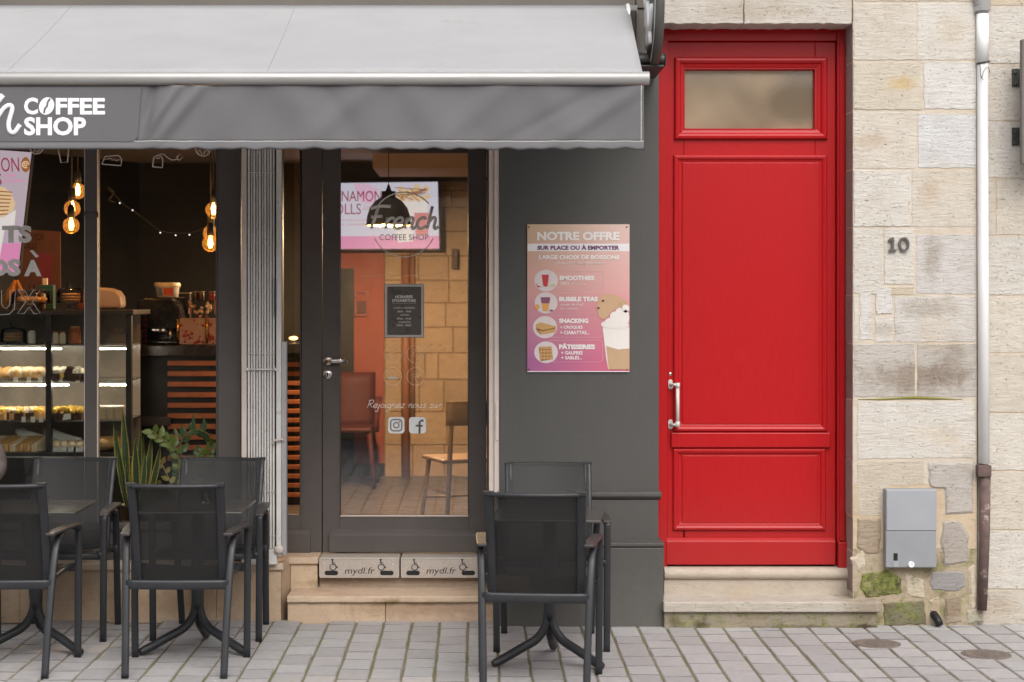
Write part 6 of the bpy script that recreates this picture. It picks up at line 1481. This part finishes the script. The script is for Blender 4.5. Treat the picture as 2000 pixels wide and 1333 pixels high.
for i, (px, lab) in enumerate(((366, 'clear candy box with pink sweets on the counter, nearer the coffee machine'), (407, 'clear candy box with red sweets on the counter, against the window post'))):
    cb_ = thing('candy_box', lab, 'candy box', on(px + (12 if i == 0 else 5), .12 + .01 * i), 0, 'clear candy boxes')
    w = (26 if i == 0 else 21) / S(KY + .12); mb = MB(); mb.box(-w, w, -.06, .06, 0, .185); mb.obj('clear_box', M['caseglass'], cb_)
    mb = MB(); mb.box(-w * .94, w * .94, -.052, .05, .004, .165); mb.obj('paper_liner', paint('beige pink liner', (.50, .34, .27), .5, .1, 9), cb_)
    mb = MB()
    for k in range(26): mb.ball((rs.uniform(-w * .85, w * .85), -.053, rs.choice((rs.uniform(.01, .07), rs.uniform(.01, .15)))), rs.uniform(.005, .011), 7, 5, sc=(1, .3, 1))
    mb.obj('sweets', paint('red sweets', (.40, .035, .035), .4, .4, 60), cb_)
    if i == 0:
        for e in (-1.08, 1.12): mb = MB(); mb.tube([(w * e, -.05, .01), (w * e, -.05, .16)], .007, 8); mb.obj('brass_tube', paint('brass', (.75, .48, .16), .25, metal=1.0), cb_)
cr = thing('crystal_tray', 'clear cut glass tray on top of the candy boxes', 'tray', (X(395, KY + .13), KY + .13, KT + .187))
mb = MB(); w = 25 / S(KY + .13); mb.box(-w, w, -.05, .05, 0, .085); mb.obj('tray_glass', M['caseglass'], cr)
mb = MB()
for k in range(24): mb.ball((rs.uniform(-w * .9, w * .9), -.04 + rs.random() * .06, rs.uniform(.006, .07)), .011, 7, 5)
mb.obj('crystals', paint('amber crystals', (.62, .44, .28), .15, .2, 30), cr)
for i, (px, lab, cc) in enumerate(((382, 'dark jar with black label on the crystal tray, farthest from the post', (.03, .018, .014)), (393, 'dark tall jar in the middle on the crystal tray', (.05, .022, .015)), (414, 'red labelled jar on the crystal tray beside the window post', (.22, .02, .025)))):
    j = thing('small_jar', lab, 'jar', (X(px, KY + .12), KY + .12, KT + .2735), 0, 'small jars on the crystal tray')
    mb = MB(); mb.lathe([(.017, 0), (.019, .004), (.019, .040), (.017, .044)], (0, 0, 0), 14); mb.obj('jar_body', paint('jar label', cc, .3), j)
    mb = MB(); mb.lathe([(.020, .045), (.020, .056), (0, .057)], (0, 0, 0), 14, capt=False); mb.obj('lid', paint('jar lid', (.20, .15, .12), .35), j)

# ---- plants on the window sill
def leaf_mat(name, edge, mid, band):
    m, nt, b = NT(name); at = node(nt, 'ShaderNodeAttribute', attribute_name='tint'); v = coords(nt, (1, 1, 1))
    n = noise(nt, coords(nt, (1, 1, 4)), 22, 3, .5)
    nt.links.new(mix(nt, ramp(nt, n, [(.42, 0.0), (.6, .55)]), at.outputs['Color'], mix(nt, 1.0, at.outputs['Color'], (.6, .66, .6), 'MULTIPLY')), b.inputs['Base Color'])
    b.inputs['Roughness'].default_value = .4; return m
LEAF = leaf_mat('plant leaf', 0, 0, 0)
def pot(parent, r_=.09, h=.14):
    mb = MB(); mb.lathe([(r_ * .75, 0), (r_ * .95, h * .9), (r_ * 1.02, h * .92), (r_ * 1.02, h), (r_ * .9, h), (r_ * .88, h * .9), (0, h * .9)], (0, 0, 0), 24, capt=False); mb.obj('pot', paint('dark plant pot', (.035, .03, .028), .6), parent)
def sword(mb, base, tip, bow, w):
    b, t = Vector(base), Vector(tip); n = 12; rows = []
    side = Vector((1, 0, 0)) * math.cos(bow * 3) + Vector((0, 1, 0)) * math.sin(bow * 3)
    axis = (t - b); cols_ = []
    for i in range(n + 1):
        u = i / n; p = b + axis * u + Vector((bow * .25, -abs(bow) * .2, 0)) * math.sin(math.pi * u)
        ww = w * (1 - .25 * (1 - u)) * (min(1, (1 - u) / .35)) ** .75 if u < 1 else .0005
        rows.append([p + side * ww * s_ + Vector((0, -.006, 0)) * (abs(s_) - .5) for s_ in (-1, -.72, 0, .72, 1)])
    base_i = len(mb.v); vs = [tuple(p) for r_ in rows for p in r_]; green = rs.uniform(.8, 1.15)
    for i in range(n):
        for k in range(4):
            edge = k in (0, 3); t_ = (.42, .36, .09, 1) if edge else (.045 * green, .085 * green, .035 * green, 1)
            a = i * 5 + k; mb.add([vs[a], vs[a + 1], vs[a + 6], vs[a + 5]], [(0, 1, 2, 3)], True, 0, t_)
SY = .36
sp_ = thing('snake_plant', 'snake plant with yellow edged sword leaves in the window', 'plant', (X(268, SY), SY, FZ + .12))
pot(sp_, .10, .16); bz = .15
def PL(px, py, dy=0): q = P(px, py, SY + dy); return (q[0] - sp_.location.x, q[1] - SY, q[2] - sp_.location.z)
mb = MB()
for tip, bx_, w, bow, dy in (((240, 800), 252, .026, .0, .05), ((222, 828), 258, .024, -.03, 0), ((276, 832), 266, .016, .0, .03), ((296, 850), 270, .022, .05, -.01), ((268, 848), 262, .021, -.03, .02), ((314, 868), 276, .020, .05, -.03), ((264, 858), 268, .024, .0, -.05), ((281, 850), 274, .012, .0, .06), ((229, 878), 256, .010, -.05, -.04), ((311, 942), 284, .010, .06, -.05), ((304, 905), 280, .012, .04, .03), ((246, 900), 262, .014, -.03, -.06), ((284, 880), 272, .018, .02, -.07)):
    sword(mb, PL(bx_, 1018, dy * .5), PL(tip[0], tip[1], dy), bow, w)
mb.obj('leaves', LEAF, sp_)
zz_ = thing('leafy_plant', 'green leafy houseplant with arching stems right of the snake plant', 'plant', (X(362, SY), SY, FZ + .12))
pot(zz_, .10, .16)
def PZ(px, py, dy=0): q = P(px, py, SY + dy); return Vector((q[0] - zz_.location.x, q[1] - SY, q[2] - zz_.location.z))
lf = MB(); stm = MB()
def leaf(p, d, L, w, tint):
    d = d.normalized(); s_ = d.cross(Vector((0, -1, .35))); s_ = s_.normalized() if s_.length > .05 else Vector((1, 0, 0)); n = d.cross(s_)
    ring_ = [p, p + d * L * .3 + s_ * w, p + d * L * .65 + s_ * w * .85, p + d * L, p + d * L * .65 - s_ * w * .85, p + d * L * .3 - s_ * w]
    mid = [p + d * L * .3 - n * w * .25, p + d * L * .65 - n * w * .25]
    vs = [tuple(v) for v in ring_ + mid]
    lf.add(vs, [(0, 1, 6), (1, 2, 7, 6), (2, 3, 7), (3, 4, 7), (4, 5, 6, 7), (5, 0, 6)], True, 0, tint)
G1 = (.13, .19, .035, 1); G2 = (.05, .11, .035, 1); G3 = (.24, .24, .07, 1); G4 = (.03, .07, .03, 1)
stems = [([(352, 1000), (350, 930), (345, 880), (320, 860), (296, 842)], G1, 16, .05), ([(362, 1000), (356, 905), (352, 868), (366, 846), (385, 839), (410, 850)], G2, 9, .055),
         ([(370, 1000), (385, 930), (405, 890), (418, 866)], G1, 12, .045), ([(356, 1000), (340, 960), (325, 925), (312, 900)], G3, 7, .04), ([(362, 1000), (372, 940), (380, 905), (392, 880)], G2, 12, .045),
         ([(350, 1000), (346, 960), (350, 925), (345, 900)], G4, 12, .045), ([(372, 1000), (400, 950), (420, 915), (428, 890)], G4, 9, .045), ([(350, 1000), (330, 985), (318, 960), (306, 945)], G4, 7, .04)]
for pts, g, n, L in stems:
    dy = rs.uniform(-.06, .06); q = [PZ(a, b, dy * i / len(pts)) for i, (a, b) in enumerate(smooth_path(pts, 5))]
    stm.tube(q, .0035, 6)
    for k in range(n):
        u = .30 + .70 * k / n; i = min(len(q) - 2, int(u * (len(q) - 1))); p = q[i]; tdir = (q[i + 1] - q[i]).normalized()
        sgn = 1 if k % 2 else -1; sd = Vector((-tdir.z, rs.uniform(-.7, .3), tdir.x)) * sgn
        v_ = rs.uniform(.75, 1.25); leaf(p, tdir * .55 + sd * .8 + Vector((0, 0, .25)), 1.2 * L * rs.uniform(.8, 1.25), L * .36, (g[0] * v_, g[1] * v_, g[2] * v_, 1))
for a, b, h in ((355, 828, 32), (377, 806, 42), (398, 812, 34), (338, 832, 26)):
    leaf(PZ(a + (2 if a > 340 else 12), b + h), PZ(a, b) - PZ(a + (2 if a > 340 else 12), b + h), (PZ(a, b) - PZ(a + 2, b + h)).length, .011, G2 if a > 340 else (.16, .19, .09, 1))
lf.obj('leaves', LEAF, zz_); stm.obj('stem', paint('pale green stem', (.22, .20, .10), .5), zz_)

# ---- seats seen through the door
RC = thing('red_armchair', 'dark red plastic armchair against the red wall behind the door glass', 'chair', (X(672, 4.0), 4.0, FZ))
k = 1 / S(3.9); red_p = paint('dark red plastic', (.075, .008, .008), .65, .1, 6)
mb = MB(); mb.sheet([[(-.22 + .44 * i / 8, .18 + .07 * j / 6 - .05 * math.cos(math.pi * (i / 8 - .5)), .42 + .42 * j / 6) for i in range(9)] for j in range(7)]); mb.obj('backrest', red_p, RC, solid=.02)
mb = MB(); mb.box(-.22, .22, -.22, .20, .41, .45); mb.obj('seat', red_p, RC, bevel=.02)
for s in (-1, 1):
    mb = MB(); mb.tube(smooth_path([(.24 * s, .20, .62), (.26 * s, .0, .65), (.26 * s, -.2, .63), (.25 * s, -.22, .42)]), .02, 10, up=(0, 0, 1), rx=.026); mb.obj('armrest', red_p, RC)
    for yy in (-.2, .2): mb = MB(); mb.tube([(.2 * s, yy * .9, .42), (.24 * s, yy * 1.15, 0)], [.024, .017], 8); mb.obj('leg', red_p, RC)
wc = None
def stool(px, Y, lab, rz):
    t = thing('wooden_chair', lab, 'chair', (X(px, Y), Y, FZ), rz, 'pale wooden chairs behind the door'); wd = M['palewood']
    for s in (-1, 1):
        mb = MB(); mb.tube([(.17 * s, -.17, .44), (.21 * s, -.22, 0)], [.015, .012], 8); mb.obj('leg', wd, t)
        mb = MB(); mb.tube([(.15 * s, .20, .80), (.16 * s, .18, .44), (.20 * s, .24, 0)], [.012, .016, .012], 8); mb.obj('leg', wd, t)
    mb = MB(); mb.box(-.21, .21, -.20, .20, .435, .46); mb.obj('seat', wd, t, bevel=.012)
    mb = MB(); mb.tube([(-.19, -.20, .20), (.19, -.20, .20)], .009, 8); mb.tube([(-.18, -.2, .26), (-.18, .2, .26)], .009, 8); mb.tube([(.18, -.2, .26), (.18, .2, .26)], .009, 8); mb.obj('stretcher', wd, t)
    mb = MB(); mb.sheet([[(-.19 + .38 * i / 8, .20 + .03 * math.sin(math.pi * i / 8), .66 + .14 * j / 3) for i in range(9)] for j in range(4)]); mb.obj('backrest', wd, t, solid=.014)
M['palewood'] = paint('pale ash wood', (.42, .25, .12), .45, .15, 8)
stool(908, 1.3, 'pale wooden chair behind the door glass, beside the door frame', R(200))
ft = thing('framed_notice', 'small framed notice hanging on the terracotta wall', 'picture', P(706, 620, BW - .01))
mb = MB(); fy = BW - .012; mb.mould(X(692, fy), X(720, fy), Z(618, fy), Z(568, fy), fy, [(0, 0), (0, .012), (.02, .012), (.02, 0)]); loc_parent(mb.obj('frame', paint('terracotta frame', (.28, .07, .05), .5)), ft)
mb = MB(); mb.box(X(697, fy), X(715, fy), fy - .004, fy + .002, Z(612, fy), Z(588, fy)); loc_parent(mb.obj('picture_sheet', paint('dark red print', (.10, .02, .02), .5)), ft)

# ================================================================== ACROSS THE STREET (seen as a reflection in the glass)
op = thing('opposite_building', 'pale stone building across the street, mirrored in the door glass', 'building', (0, -11.4, 0))
OY = -11.4
mb = MB(); ro = random.Random(5)
for r_ in range(10):
    z0_ = r_ * .42; x = -9 + (r_ % 2) * .4
    while x < 9:
        w = ro.uniform(.6, 1.0); t = ro.uniform(.9, 1.1)
        mb.box(x + .003, x + w - .003, OY - .3, OY + ro.uniform(-.003, .003), z0_ + .003, z0_ + .417, tint=(.60 * t, .49 * t, .36 * t, .0)); x += w
loc_parent(mb.obj('wall_stones', M['stone']), op)
mb = MB(); mb.box(-9, 10, OY - .6, OY - .02, -.05, 4.2, tint=(.5, .4, .28, 0)); loc_parent(mb.obj('wall', M['mortar']), op)  # wall kept low so more sky light fills in under the awning
for xw in (3.4,):
    mb = MB(); mb.box(xw - .6, xw + .6, OY - .1, OY + .02, .9, 3.0); w_ = loc_parent(mb.obj('window', M['joinery']), op)
    mb = MB(); mb.box(xw - .5, xw + .5, OY + .021, OY + .024, 1.0, 2.9); pn = mb.obj('pane', paint('dark pane', (.02, .022, .025), .05)); pn.parent = w_
dp = thing('opposite_drainpipe', 'reddish drainpipe on the building across the street, mirrored in the door', 'drainpipe', (-.86, OY + .08, 0))
mb = MB(); mb.tube([(0, 0, 0), (0, 0, 4.15)], .055, 14); mb.obj('pipe', paint('old rose pipe paint', (.36, .20, .15), .6), dp)
for zz0 in (.6, 1.4, 3.2): mb = MB(); mb.lathe([(.06, zz0), (.066, zz0 + .01), (.066, zz0 + .06), (.06, zz0 + .07)], (0, 0, 0), 14); mb.obj('collar', M['rust'], dp)

mb = MB(); mb.box(-7.2, -1.75, OY - .1, OY + .05, .02, 3.4); sf = loc_parent(mb.obj('added_dark_front', paint('near black added front', (.012, .012, .013), .7)), op)  # invented dark front, added to darken the reflection in the display window
mb = MB(); mb.box(-7.3, -1.7, OY - .1, OY + .12, 3.4, 3.7); loc_parent(mb.obj('added_front_cap', paint('dark added cap', (.03, .028, .03), .7)), op)  # top band of the added dark front
